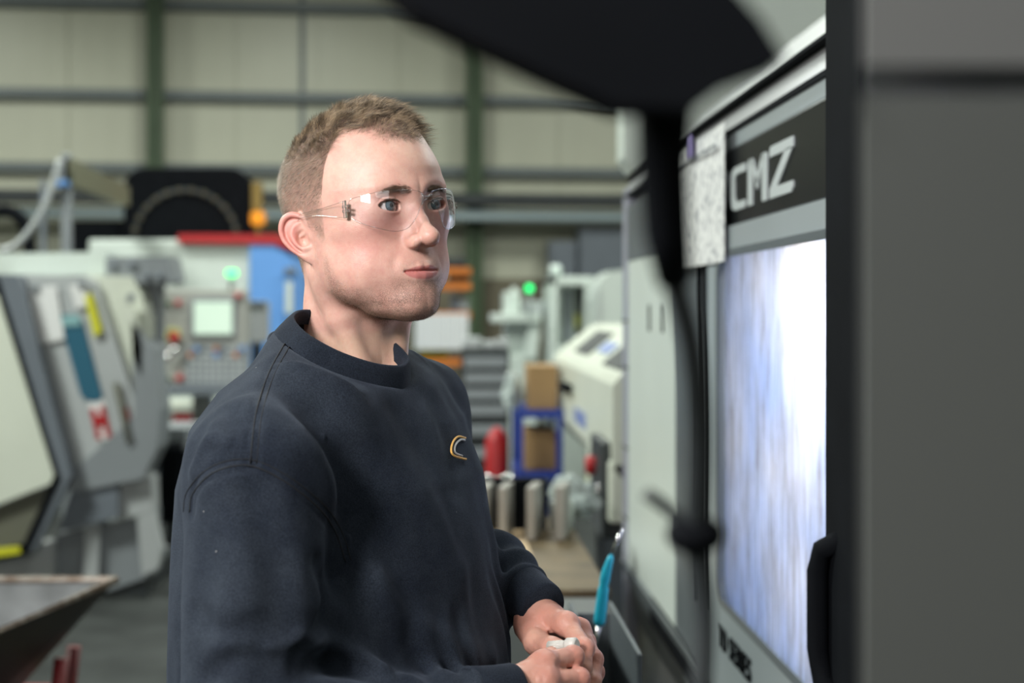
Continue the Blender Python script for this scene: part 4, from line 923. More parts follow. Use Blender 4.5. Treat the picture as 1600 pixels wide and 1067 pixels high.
def beard_mask(P):
    x, y, z = np.abs(P[:, 0]), P[:, 1], P[:, 2]
    top = np.interp(y, [5, 20, 40, 60, 75, 88, 100, 115], [-34, -48, -78, -88, -82, -64, -50, -48])
    m = sstep(12, -16, z - top + 4 * vnoise(P, .1, 41)) * sstep(8, 24, y) * sstep(-142, -122, z + (y - 50) * -.15)
    q = (x / 25.) ** 2 + ((z + 69.5) / 8.5) ** 2; m = m * np.where(y > 60, sstep(.75, 1.5, q), 1)
    return m
def skin_material():
    m = bpy.data.materials.new('skin'); m.use_nodes = True; nt = m.node_tree; b = nt.nodes['Principled BSDF']; N = nt.nodes.new; Lk = nt.links.new
    at_ = N('ShaderNodeAttribute'); at_.attribute_name = 'pigment'
    bd = N('ShaderNodeAttribute'); bd.attribute_name = 'hairroot'
    tc = N('ShaderNodeTexCoord')
    # hair roots under the skin: fine dark specks where hair grows
    n1 = N('ShaderNodeTexNoise'); n1.inputs['Scale'].default_value = 1700; n1.inputs['Detail'].default_value = 2
    Lk(tc.outputs['Object'], n1.inputs['Vector'])
    rr = N('ShaderNodeMapRange'); rr.inputs['From Min'].default_value = .38; rr.inputs['From Max'].default_value = .62
    Lk(n1.outputs['Fac'], rr.inputs['Value'])
    sep = N('ShaderNodeSeparateColor'); Lk(bd.outputs['Color'], sep.inputs['Color'])
    mul = N('ShaderNodeMath'); mul.operation = 'MULTIPLY'; Lk(rr.outputs['Result'], mul.inputs[0]); Lk(sep.outputs['Red'], mul.inputs[1])
    mx = N('ShaderNodeMix'); mx.data_type = 'RGBA'; Lk(mul.outputs[0], mx.inputs['Factor'])
    Lk(at_.outputs['Color'], mx.inputs['A']); mx.inputs['B'].default_value = (.13, .08, .06, 1)
    mx2 = N('ShaderNodeMix'); mx2.data_type = 'RGBA'; Lk(sep.outputs['Green'], mx2.inputs['Factor'])
    Lk(mx.outputs['Result'], mx2.inputs['A']); mx2.inputs['B'].default_value = (.115, .075, .05, 1)
    Lk(mx2.outputs['Result'], b.inputs['Base Color'])
    sock(b, 'Subsurface Weight', .16); sock(b, 'Subsurface Radius', (1., .35, .18)); sock(b, 'Subsurface Scale', .006)
    n3 = N('ShaderNodeTexNoise'); n3.inputs['Scale'].default_value = 90; Lk(tc.outputs['Object'], n3.inputs['Vector'])
    r3 = N('ShaderNodeMapRange'); r3.inputs['To Min'].default_value = .36; r3.inputs['To Max'].default_value = .54; Lk(n3.outputs['Fac'], r3.inputs['Value'])
    Lk(r3.outputs['Result'], b.inputs['Roughness']); sock(b, 'Specular IOR Level', .5)
    v = N('ShaderNodeTexVoronoi'); v.inputs['Scale'].default_value = 1100; Lk(tc.outputs['Object'], v.inputs['Vector'])
    n2 = N('ShaderNodeTexNoise'); n2.inputs['Scale'].default_value = 420; n2.inputs['Detail'].default_value = 4; Lk(tc.outputs['Object'], n2.inputs['Vector'])
    ad = N('ShaderNodeMath'); ad.operation = 'ADD'; Lk(v.outputs['Distance'], ad.inputs[0]); Lk(n2.outputs['Fac'], ad.inputs[1])
    bp = N('ShaderNodeBump'); bp.inputs['Strength'].default_value = .24; bp.inputs['Distance'].default_value = .0006
    Lk(ad.outputs[0], bp.inputs['Height']); Lk(bp.outputs['Normal'], b.inputs['Normal'])
    return m
M_SKIN = skin_material()

def hair_material(name, ca, cb, rough=.38):
    m = bpy.data.materials.new(name); m.use_nodes = True; nt = m.node_tree; b = nt.nodes['Principled BSDF']
    a = nt.nodes.new('ShaderNodeAttribute'); a.attribute_name = 'strand'
    r = nt.nodes.new('ShaderNodeValToRGB'); r.color_ramp.elements[0].color = (*ca, 1); r.color_ramp.elements[1].color = (*cb, 1)
    nt.links.new(a.outputs['Fac'], r.inputs['Fac']); nt.links.new(r.outputs['Color'], b.inputs['Base Color'])
    sock(b, 'Roughness', rough); sock(b, 'Specular IOR Level', .45)
    return m
M_HAIR = hair_material('hair', (.045, .031, .021), (.58, .44, .29))
M_HAIR_SIDE = hair_material('hair_clipped', (.07, .05, .036), (.42, .32, .225))
M_BROW = hair_material('brow_hair', (.06, .042, .03), (.24, .165, .105))
M_STUB = hair_material('stubble_hair', (.07, .045, .03), (.24, .15, .09))

def strands(name, roots, dirs, length, width, seg, bend, material, parent, shade=None, wave=0.):
    """tapered three-sided hair strands; roots in metres, one mesh"""
    n = len(roots); dirs = dirs / np.linalg.norm(dirs, axis=1)[:, None]
    t = np.linspace(0, 1, seg + 1)
    P = roots[:, None, :] + dirs[:, None, :] * (length[:, None] * t[None])[:, :, None] + bend[:, None, :] * (length[:, None] * (t ** 2)[None])[:, :, None]
    if wave:
        ph = RNG.uniform(0, 6.28, (n, 1)); ax = np.cross(dirs, RNG.normal(size=(n, 3)))
        P += ax[:, None, :] * (np.sin(t[None] * 4 + ph) * wave * t[None])[:, :, None] * length[:, None, None]
    T = np.gradient(P, axis=1); T /= np.linalg.norm(T, axis=2)[:, :, None] + 1e-12
    a = RNG.normal(size=(n, 1, 3)); U = np.cross(T, a); U /= np.linalg.norm(U, axis=2)[:, :, None] + 1e-12; Wd = np.cross(T, U)
    wd = width[:, None] * np.array([1.0, *([.9] * (seg - 1)), .12])[None] if seg > 1 else width[:, None] * np.array([1, .2])[None]
    R = []
    for k in range(3):
        an = 2 * math.pi * k / 3; R.append(P + (U * math.cos(an) + Wd * math.sin(an)) * wd[:, :, None] * .5)
    X = np.stack(R, 2)                                   # n, seg+1, 3, 3
    verts = X.reshape(-1, 3)
    base = (np.arange(n) * (seg + 1) * 3)[:, None, None]
    q = []
    for s in range(seg):
        for k in range(3):
            k2 = (k + 1) % 3; q.append([s * 3 + k, s * 3 + k2, (s + 1) * 3 + k2, (s + 1) * 3 + k])
    q = (base + np.array(q)[None]).reshape(-1, 4)
    c = RNG.uniform(0, 1, n) if shade is None else shade
    col = np.repeat(c, (seg + 1) * 3)[:, None].repeat(3, 1)
    return np_mesh(name, verts, q, material, parent, True, {'strand': col})

# ---- head, ears, neck
person = empty('person', (0, 0, 0), 0, 'young man in clear safety glasses and dark navy sweatshirt standing at the machine', 'person')
_t = time.time() if 'time' in globals() else 0
HV, HQ = mesh_sdf(head_sdf, (-96, -112, -205), (96, 132, 128), HEADH)
hn = np.zeros_like(HV)
_a, _b, _c = HV[HQ[:, 0]], HV[HQ[:, 1]], HV[HQ[:, 2]]; _fn = np.cross(_b - _a, _c - _a)
_d = HV[HQ[:, 3]]
for k in range(4): np.add.at(hn, HQ[:, k], _fn)
hn /= np.linalg.norm(hn, axis=1)[:, None] + 1e-9
HCOL = skin_colour(HV)
HROOT = np.stack([np.clip(beard_mask(HV) * .78 * (1 + .4 * vnoise(HV, .12, 31)), 0, 1), scalp_mask(HV) * (.42 + .30 * sstep(0, 70, HV[:, 2])), np.zeros(len(HV))], 1)

# sample points on the head surface
_ar = np.linalg.norm(np.cross(_b - _a, _d - _a), axis=1); _cum = np.cumsum(_ar); 
def sample(n, mask_fn):
    out_p, out_n = [], []
    got = 0
    m = mask_fn(HV[HQ].mean(1)); w_ = np.cumsum(_ar * m)
    i = np.searchsorted(w_, RNG.uniform(0, w_[-1], n)); i = np.clip(i, 0, len(HQ) - 1)
    u, v = RNG.uniform(0, 1, (2, n, 1))
    A, B_, C_, D_ = (HV[HQ[i, k]] for k in range(4))
    P = A * (1 - u) * (1 - v) + B_ * u * (1 - v) + C_ * u * v + D_ * (1 - u) * v
    nn = _fn[i] / np.linalg.norm(_fn[i], axis=1)[:, None]
    nn = hn[HQ[i, 0]]
    return P, nn

def place(name, n, P, nn, dirs, length_mm, width_mm, seg, bend, material, shade=None, wave=0.):
    Rw = HR
    return strands(name, h2w(P - nn * .3), (Rw @ dirs.T).T, length_mm * .001, width_mm * .001, seg, (Rw @ bend.T).T, material, person, shade, wave)

if HAIR:
    # long hair on the top, swept forward and to his left, rising at the fringe
    def top_mask(P):
        x, y, z = np.abs(P[:, 0]), P[:, 1], P[:, 2]
        return scalp_mask(P) * sstep(56, 76, z + .05 * (P[:, 1] < -60) * (-(P[:, 1] + 60)) * 5) 
    n = 26000; P, nn = sample(n, top_mask)
    x, y, z = P.T
    f = sstep(-60, 60, y)
    fr_ = sstep(40, 75, y); d = nn * (.62 + .2 * f[:, None]) + np.stack([-.20 * (.4 + f) * (1 - .5 * fr_), .60 - .22 * f - .34 * fr_, .10 + .12 * f + .40 * fr_], 1)
    d += RNG.normal(size=(n, 3)) * .13
    cl = np.stack([vnoise(P, .11, 21), vnoise(P, .11, 22), vnoise(P, .11, 23)], 1); d += cl * .38
    L = (8.5 + 6.5 * sstep(-70, 40, y) - 9.5 * sstep(38, 70, y)) * (1 + .22 * RNG.normal(size=n)) * (.55 + .45 * sstep(60, 92, z + 14 * f)); L = np.clip(L, 3, 22)
    bend = np.stack([-.22 * f, .15 + .05 * f, -.40 * (.4 + .6 * f)], 1) + cl * .25
    sh = np.clip(.27 + .95 * vnoise(P, .22, 25) * .8 + RNG.normal(size=n) * .22 + .1, 0, 1)
    place('hair', n, P, nn, d, L, np.full(n, .16), 4, bend, M_HAIR, sh, .10)
    k = np.flatnonzero((y > -10) & (RNG.uniform(0, 1, n) < .045)); d2 = d[k] + RNG.normal(size=(len(k), 3)) * .25 + np.array([.1, .3, .05])
    place('hair', len(k), P[k], nn[k], d2, L[k] * 1.12, np.full(len(k), .24), 4, bend[k], M_HAIR, np.clip(.85 + RNG.normal(size=len(k)) * .15, 0, 1), .15)
    # clipped sides and back
    def side_mask(P): return scalp_mask(P) * (1 - .85 * sstep(66, 84, P[:, 2]))
    n = 38000; P, nn = sample(n, side_mask); x, y, z = P.T
    d = nn * .75 + np.stack([0 * x, -.25 - .15 * sstep(40, -40, y), -.55 + 0 * x], 1) + RNG.normal(size=(n, 3)) * .16
    L = (1.2 + 4.6 * sstep(-10, 66, z) + 1.2 * sstep(-20, -90, y)) * (1 + .25 * RNG.normal(size=n)); L = np.clip(L, 1, 11)
    sh = np.clip(.42 + .35 * vnoise(P, .18, 26) + RNG.normal(size=n) * .22, 0, 1)
    place('hair', n, P, nn, d, L, np.full(n, .14), 2, np.stack([0 * x, -.1 + 0 * x, -.2 + 0 * x], 1), M_HAIR_SIDE, sh)
    # brows
    def brow_mask(P):
        x, y, z = np.abs(P[:, 0]), P[:, 1], P[:, 2]
        zc = np.interp(x, [9, 16, 28, 37, 46], [13.6, 15.4, 17.2, 15.8, 12.5]); hw = np.interp(x, [9, 14, 28, 38, 46], [2.4, 3.4, 2.9, 1.9, .8])
        return (y > 55) * sstep(1.25, .6, np.abs(z - zc) / hw) * (x > 9) * (x < 46) * sstep(46, 30, x)
    n = 1300; P, nn = sample(n, brow_mask); x, y, z = P.T; s = np.sign(x)
    d = nn * .35 + np.stack([s * .9, -.3 + 0 * x, .45 - .75 * sstep(14, 44, np.abs(x))], 1) + RNG.normal(size=(n, 3)) * .16
    place('eyebrow', n, P, nn, d, np.clip(6.5 + RNG.normal(size=n) * 1.4, 3, 10), np.full(n, .13), 3, np.stack([0 * x, 0 * x, -.2 + 0 * x], 1), M_BROW)
    # stubble
    n = 20000; P, nn = sample(n, lambda q: beard_mask(q) * (.35 + .65 * sstep(-70, -100, q[:, 2]))); x, y, z = P.T
    d = nn * .6 + np.stack([0 * x, .15 + 0 * x, -.75 + 0 * x], 1) + RNG.normal(size=(n, 3)) * .25
    place('stubble', n, P, nn, d, np.clip(1.3 + RNG.normal(size=n) * .35, .5, 2.4), np.full(n, .12), 1, np.zeros((n, 3)), M_STUB)
    # lashes
    rp, rd, rl = [], [], []
    for s in (1, -1):
        for k in range(300):
            t = RNG.uniform(-.9, .95); up = k % 5 != 0
            zz = (lid_upper(np.array([t]))[0] if up else lid_lower(np.array([t]))[0]) + .07 * t * (14.0 if t > 0 else 11.0)
            xx = t * (14.0 if t > 0 else 11.0); yy = math.sqrt(max(14.4 ** 2 - min(xx * xx, 150) - zz * zz, 20))
            rp.append((s * (EYE[0] + xx), EYE[1] + yy, zz + EYE[2])); rd.append((s * (.25 * t), 1, (-.35 if up else -.5) + RNG.normal() * .1)); rl.append((4.6 if up else 2.6) * RNG.uniform(.8, 1.1))
    rp, rd, rl = np.array(rp), np.array(rd), np.array(rl)
    strands('eyelash', h2w(rp), (HR @ rd.T).T, rl * .001, np.full(len(rp), .00016), 3, (HR @ np.array([(0, -.1, .75)] * len(rp)).T).T, M_BROW, person)

# ---- eyes
def eye_material():
    m = bpy.data.materials.new('eye'); m.use_nodes = True; nt = m.node_tree; b = nt.nodes['Principled BSDF']
    a = nt.nodes.new('ShaderNodeAttribute'); a.attribute_name = 'pigment'; nt.links.new(a.outputs['Color'], b.inputs['Base Color'])
    sock(b, 'Roughness', .04); sock(b, 'Specular IOR Level', .7); sock(b, 'Coat Weight', .5); sock(b, 'Coat Roughness', .02)
    return m
M_EYE = eye_material()
GAZE = np.array([-.03, 1., .05]); GAZE /= np.linalg.norm(GAZE)
for s in (1, -1):
    n1, n2 = 96, 64
    th = np.concatenate([np.linspace(0, .62, 60), np.linspace(.66, math.pi, 37)]); ph = np.linspace(0, 2 * math.pi, n2, endpoint=False)
    T, Ph = np.meshgrid(th, ph, indexing='ij')
    rr = ER + .55 * np.exp(-(T / .36) ** 4)
    g = GAZE.copy(); u = np.cross(g, [0, 0, 1.]); u /= np.linalg.norm(u); v = np.cross(u, g)
    X = (g[None, None] * np.cos(T)[..., None] + (u * np.cos(Ph)[..., None] + v * np.sin(Ph)[..., None]) * np.sin(T)[..., None]) * rr[..., None]
    X = X.reshape(-1, 3) + np.array([s * EYE[0], EYE[1], EYE[2]])
    q = [[i * n2 + k, (i + 1) * n2 + k, (i + 1) * n2 + (k + 1) % n2, i * n2 + (k + 1) % n2] for i in range(len(th) - 1) for k in range(n2)]
    tt = T.ravel() * ER; pp = Ph.ravel()
    pup, iris = 2.3, 6.8
    c = np.tile([.58, .53, .52], (len(tt), 1)); 
    mi = sstep(iris + .35, iris - .25, tt)[:, None]
    ray = .5 + .5 * np.sin(pp * 27 + 3 * np.sin(pp * 7)); irc = np.array([.10, .145, .17]) * (.65 + .55 * ray[:, None]); irc = irc * (1 - .65 * sstep(iris - 1.3, iris, tt)[:, None])
    c = c * (1 - mi) + irc * mi; mp = sstep(pup + .25, pup - .2, tt)[:, None]; c = c * (1 - mp) + np.array([.004] * 3) * mp
    np_mesh('eye', h2w(X), np.array(q), M_EYE, person, True, {'pigment': c})
# ---------------------------------------------------------------- clear wraparound safety glasses (head frame, mm)
def clear_plastic(name, tint=(1, 1, 1), gain=1.0, base=.04, smudge=0.):
    m = bpy.data.materials.new(name); m.use_nodes = True; nt = m.node_tree; nt.nodes.clear(); N = nt.nodes.new; Lk = nt.links.new
    out = N('ShaderNodeOutputMaterial'); tr = N('ShaderNodeBsdfTransparent'); tr.inputs['Color'].default_value = (*tint, 1)
    gl = N('ShaderNodeBsdfGlossy'); gl.inputs['Roughness'].default_value = .02
    lw = N('ShaderNodeLayerWeight'); lw.inputs['Blend'].default_value = .32
    ma = N('ShaderNodeMath'); ma.operation = 'MULTIPLY_ADD'; ma.inputs[1].default_value = gain; ma.inputs[2].default_value = base; ma.use_clamp = True
    Lk(lw.outputs['Facing'], ma.inputs[0]); mx = N('ShaderNodeMixShader'); Lk(ma.outputs[0], mx.inputs['Fac'])
    Lk(tr.outputs[0], mx.inputs[1]); Lk(gl.outputs[0], mx.inputs[2]); last = mx
    if smudge:
        df = N('ShaderNodeBsdfDiffuse'); df.inputs['Color'].default_value = (.85, .85, .9, 1)
        nz = N('ShaderNodeTexNoise'); nz.inputs['Scale'].default_value = 45; nz.inputs['Detail'].default_value = 5
        tc = N('ShaderNodeTexCoord'); Lk(tc.outputs['Object'], nz.inputs['Vector'])
        mr = N('ShaderNodeMapRange'); mr.inputs['From Min'].default_value = .48; mr.inputs['From Max'].default_value = .75; mr.inputs['To Max'].default_value = smudge
        Lk(nz.outputs['Fac'], mr.inputs['Value'])
        m2 = N('ShaderNodeMixShader'); Lk(mr.outputs['Result'], m2.inputs['Fac']); Lk(mx.outputs[0], m2.inputs[1]); Lk(df.outputs[0], m2.inputs[2]); last = m2
    Lk(last.outputs[0], out.inputs['Surface'])
    return m
M_LENS = clear_plastic('clear_lens', (.97, .97, .985), .55, .035, .10)
M_RIM = clear_plastic('clear_rim', (.90, .92, .92), .55, .10)
M_ARM = clear_plastic('clear_arm', (.985, .985, .985), .25, .012)
def solid_clear():
    m = bpy.data.materials.new('moulded_clear'); m.use_nodes = True; b = m.node_tree.nodes['Principled BSDF']
    sock(b, 'Transmission Weight', .92); sock(b, 'Roughness', .08); sock(b, 'IOR', 1.45); sock(b, 'Base Color', (.95, .96, .96, 1))
    return m
M_HINGE = solid_clear()

glasses = empty('safety_glasses', tuple(h2w((0, 95, 0))[0]), 0, "clear wraparound safety glasses on the young man's face", 'glasses')
g0 = np.array(glasses.location)
def gl_obj(name, V_, Q_, m): return np_mesh(name, h2w(V_) - g0, np.array(Q_), m, glasses, True)
# the lens sheet follows a toric wrap: angle a round the head (0 = straight ahead), height z
def wrap(a, z):
    R_ = 72. ; cy = 34.
    yy = cy + 76 * np.cos(a) - .0105 * (z + 4) ** 2 - 1.5 * np.exp(-(a / .12) ** 2); xx = 73.5 * np.sin(a) * (1 - .00000 * z * z)
    return np.stack([xx, yy + 0 * z, z], -1)
def lens_outline(n=120):
    # one lens in (a,z): from nose notch round the outside
    pts = [(.075, 9.5), (.16, 12.5), (.40, 15.0), (.68, 14.0), (.95, 11.4), (1.12, 8.8), (1.17, 0.0), (1.12, -10.), (.95, -17.), (.70, -23.5), (.48, -27.0), (.32, -24.5), (.21, -14.0), (.15, -4.0), (.085, 3.0)]
    P = pts + pts[:3]
    sp = spline(P, (len(P) - 1) * 8 + 1)
    return sp[8:8 + len(pts) * 8]
for s in (1, -1):
    o = lens_outline(); n = len(o); c = np.array([.56, -2.]); rings = 14
    V_ = []
    for k in range(rings + 1):
        f = k / rings; q = c + (o - c) * f
        V_.append(wrap(s * q[:, 0], q[:, 1]))
    V_ = np.concatenate(V_); Q_ = [[k * n + i, k * n + (i + 1) % n, (k + 1) * n + (i + 1) % n, (k + 1) * n + i] for k in range(rings) for i in range(n)]
    gl_obj('lens', V_, Q_, M_LENS)
    E_ = wrap(s * o[:, 0], o[:, 1]); mb = MB(); ee = [tuple(h2w(p)[0] - g0) for p in E_]; mb.tube(ee + [ee[0]], .00045, 8, cap=False); mb.build('lens_rim', M_RIM, glasses)
mb = MB(); br = [wrap(np.array(a), np.array(z)) for a, z in [(-.09, 8.5), (-.04, 7.0), (0, 6.4), (.04, 7.0), (.09, 8.5)]]
mb.tube([tuple(h2w(p)[0] - g0) for p in br], .0008, 8); br = [wrap(np.array(a), np.array(z)) - np.array([0, 1.0, 0]) for a, z in [(-.11, -2), (-.06, 2.6), (0, 4.0), (.06, 2.6), (.11, -2)]]
mb.tube([tuple(h2w(p)[0] - g0) for p in br], .0007, 8); mb.build('nose_bridge', M_RIM, glasses)
for s in (1, -1):
    # temple arm: a thin tall blade tapering back over the ear
    top, bot = [], []
    path = [(69, 62, 8.5, -8.5), (71, 54, 7.5, -7.5), (72.5, 40, 6.2, -5.0), (74.5, 22, 4.6, -2.2), (76.5, 5, 3.8, -.8), (77.5, -12, 2.4, -2.0), (77, -24, -4, -8), (76, -32, -14, -17)]
    pp = spline(path, 40); V_ = []
    for (x_, y_, zt, zb) in pp:
        for (dx, z_) in ((0, zt), (0, zb), (1.3, zb), (1.3, zt)): V_.append((s * (x_ + dx), y_, z_))
    V_ = np.array(V_); Q_ = [[4 * i + k, 4 * i + (k + 1) % 4, 4 * i + 4 + (k + 1) % 4, 4 * i + 4 + k] for i in range(39) for k in range(4)]
    a_ = np_mesh('temple_arm', h2w(V_) - g0, np.array(Q_), M_ARM, glasses, False)
    mb = MB()
    for kk in (0, 1): mb.tube([tuple(h2w((s * (p[0] + .6), p[1], p[2 + kk]))[0] - g0) for p in pp[:34]], .00035, 6)
    mb.build('arm_edge', M_RIM, a_)
    mb = MB()
    def hb(x0, x1, y0, y1, z0, z1):
        st = len(mb.v); mb.box((min(s * x0, s * x1), y0, z0), (max(s * x0, s * x1), y1, z1), .5); mb.v[st:] = [tuple(h2w(v)[0] - g0) for v in mb.v[st:]]
    hb(68.6, 71.0, 58, 62.5, -9.0, 9.0); hb(68.8, 71.2, 57, 68, -3.4, -.4); hb(68.8, 71.2, 57, 68, 1.4, 4.0)
    mb.build('hinge', M_HINGE, glasses)
# ---------------------------------------------------------------- body and clothes (world metres)
def W3(px, py, d): return np.array(at(px, py, d))
BF = np.array([.83, -.558, 0.]); BR = np.array([-.558, -.83, 0.])      # the chest's forward and his right
BC = np.array([-.118, 1.505])
TZ = np.array([.92, 1.0, 1.10, 1.20, 1.30, 1.38, 1.44, 1.475, 1.50, 1.54], float)
TA = np.array([.200, .205, .205, .205, .200, .195, .175, .135, .09, .05], float)
TB = np.array([.140, .148, .150, .145, .135, .122, .105, .088, .07, .05], float)
TO = np.array([.012, .016, .020, .018, .012, .006, 0, .0, .01, .02], float)
def torso(p, off=0.):
    q = p[:, :2] - BC.astype(np.float32); z = p[:, 2]
    u = q @ BR[:2].astype(np.float32); v = q @ BF[:2].astype(np.float32) - np.interp(z, TZ, TO)
    a = np.interp(z, TZ, TA) + off; b = np.interp(z, TZ, TB) + off
    k = ((np.abs(u) / a) ** 2.3 + (np.abs(v) / b) ** 2.3) ** (1 / 2.3); L = np.sqrt(u * u + v * v)
    d = np.where(k < .3, -.05, L - L / np.maximum(k, 1e-3))
    return smax(d.astype(np.float32), (z - 1.515).astype(np.float32), .04)
SR, SL = W3(406, 734, 1.335), W3(652, 640, 1.655)
ELR, WRR = W3(382, 1170, 1.27), W3(752, 1092, 1.37)
ELL, WRL = W3(690, 955, 1.70), W3(819, 928, 1.580); FWL = W3(768, 892, 1.64)
AXR = ((WRR - ELR) / np.linalg.norm(WRR - ELR)).astype(np.float32); AXL = ((WRL - FWL) / np.linalg.norm(WRL - FWL)).astype(np.float32)
NB = W3(520, 560, 1.51)
COLC = W3(547, 530, 1.50)
_cf = BF * math.cos(.45) + np.array([0, 0, -math.sin(.45)]); COLN = np.cross(BR, _cf); COLN = COLN if COLN[2] > 0 else -COLN
def shirt_base(p):
    p = p.astype(np.float32)
    d = torso(p)
    d = smin(d, poly_cap(p, [tuple(NB), tuple(SR * .5 + NB * .5 + [0, 0, -.004]), tuple(SR)], [.055, .060, .063]), .05)
    d = smin(d, poly_cap(p, [tuple(NB), tuple(SL * .55 + NB * .45), tuple(SL)], [.052, .052, .054]), .05)
    MR = SR * .5 + ELR * .5
    ar = poly_cap(p, [tuple(SR), tuple(MR), tuple(ELR)], [.066, .067, .060]); ar = smin(ar, poly_cap(p, [tuple(ELR), tuple(WRR * .55 + ELR * .45), tuple(WRR)], [.060, .050, .031]), .03)
    ar = np.where(np.linalg.norm(p - WRR.astype(np.float32), axis=1) < .15, smax(ar, ((p - WRR.astype(np.float32)) @ AXR).astype(np.float32), .006), ar)
    al = poly_cap(p, [tuple(SL), tuple(ELL), tuple(FWL), tuple(WRL)], [.056, .060, .046, .029])
    al = np.where(np.linalg.norm(p - WRL.astype(np.float32), axis=1) < .15, smax(al, ((p - WRL.astype(np.float32)) @ AXL).astype(np.float32), .006), al)
    d = smin(d, ar, .022); d = smin(d, al, .02)
    return d
def hit(px, py, f=None, d0=1.0, d1=2.3):
    """the point of the body surface seen at a picture position"""
    f = f or shirt_base
    r = W3(px, py, 1.) - np.array([0, 0, CAMZ]); n = np.linalg.norm(r); r = r / n; t = d0
    for _ in range(160):
        P_ = np.array([0, 0, CAMZ]) + r * t; v = float(f(P_[None])[0])
        if v < 2e-4: break
        t += v * .6
        if t > d1: break
    return P_
def curve_hits(pts, n=26): return np.array([hit(a, b) for a, b in spline(pts, n)])
ARMHOLE = curve_hits([(296, 800), (302, 770), (334, 738), (386, 727), (438, 748), (495, 791), (524, 831), (540, 878)], 44)
SHSEAM = curve_hits([(452, 524), (420, 583), (400, 646), (391, 724)], 26)
# folds: picture polyline, width (m), depth (m; negative lifts a ridge)
FOLDS = [([(505, 640), (540, 700), (556, 780), (552, 880)], .026, .014), ([(470, 690), (505, 720), (530, 790), (545, 850)], .016, -.005),
         ([(548, 610), (600, 690), (665, 790), (715, 890)], .030, -.0045), ([(620, 640), (668, 720), (712, 830), (740, 930)], .022, .003),
         ([(560, 720), (590, 800), (625, 900), (660, 1020)], .020, .006), ([(600, 900), (640, 960), (700, 1010), (760, 1030)], .016, -.006),
         ([(540, 900), (580, 970), (640, 1030), (700, 1055)], .013, .007),
         ([(330, 760), (360, 830), (370, 920), (350, 1000)], .020, -.004), ([(400, 770), (430, 860), (440, 960), (420, 1060)], .018, .005),
         ([(300, 700), (318, 660), (345, 640), (380, 650)], .016, .004), ([(300, 735), (310, 700), (330, 684), (352, 690)], .008, -.003),
         ([(470, 1045), (520, 1035), (580, 1050), (640, 1066)], .010, .009), ([(430, 1010), (490, 1000), (545, 1020), (600, 1040)], .010, -.005),
         ([(320, 1060), (370, 1030), (430, 1040), (480, 1060)], .010, .006), ([(300, 960), (345, 985), (400, 980), (450, 1000)], .012, .004),
         ([(500, 880), (510, 930), (500, 980), (470, 1020)], .010, .006), ([(640, 600), (672, 620), (700, 680), (715, 760)], .018, .0035),
         ([(440, 600), (470, 630), (500, 650), (520, 700)], .022, .004), ([(480, 560), (520, 600), (545, 640), (560, 700)], .022, -.003)]
FOLDS = [(curve_hits(a, 14).astype(np.float32), w_, dp) for a, w_, dp in FOLDS]
def seg_dist(p, P):
    return poly_cap(p, [tuple(map(float, a)) for a in P], 0)
def shirt_sdf(p):
    p = p.astype(np.float32); d = shirt_base(p)
    near = np.abs(d) < .03
    q = p[near]
    if len(q):
        add = np.zeros(len(q), np.float32)
        for P, w_, dp in FOLDS:
            c = P.mean(0); R_ = np.linalg.norm(P - c, axis=1).max() + w_ * 3
            m = ((q - c) ** 2).sum(1) < R_ * R_
            if m.any(): t = seg_dist(q[m], P); add[m] += 1.5 * dp * np.exp(-(t / w_) ** 2)
        a = np.array([.9, .9, .28], np.float32)
        add += .0050 * vnoise(q * a, 12, 5) + .0016 * vnoise(q * np.array([1.3, 1.3, .5], np.float32), 34, 8)
        # gathering at the cuffs and the elbow
        for wpt, fw in ((WRR, ELR), (WRL, FWL)):
            ax = (wpt - fw) / np.linalg.norm(wpt - fw); s_ = (q - wpt.astype(np.float32)) @ ax.astype(np.float32); dd = np.linalg.norm(q - wpt.astype(np.float32), axis=1)
            add += .0035 * np.sin(s_ * 210 + 3 * vnoise(q, 22, 9)) * sstep(.12, .03, dd)
        for S_, w_, dp in ((ARMHOLE, .0028, .0022), (SHSEAM, .0026, .0020)):
            c = S_.mean(0); m = ((q - c) ** 2).sum(1) < .16 ** 2
            if m.any(): t = seg_dist(q[m], S_); add[m] += dp * np.exp(-((t - .0045) / w_) ** 2) + dp * .8 * np.exp(-(t / w_) ** 2) - dp * .6 * np.exp(-((t - .0022) / w_) ** 2)
        d[near] += add
    # the neck opening
    w_ = p - COLC.astype(np.float32); h_ = w_ @ COLN.astype(np.float32); rr = np.sqrt(np.maximum((w_ * w_).sum(1) - h_ * h_, 0))
    d = smax(d, np.minimum(.072 - rr, h_ + .10).astype(np.float32), .01)
    d = smax(d, np.minimum(h_ + .014, .115 - rr).astype(np.float32), .012)
    d = smax(d, (1.0 - p[:, 2]).astype(np.float32), .01)
    return d

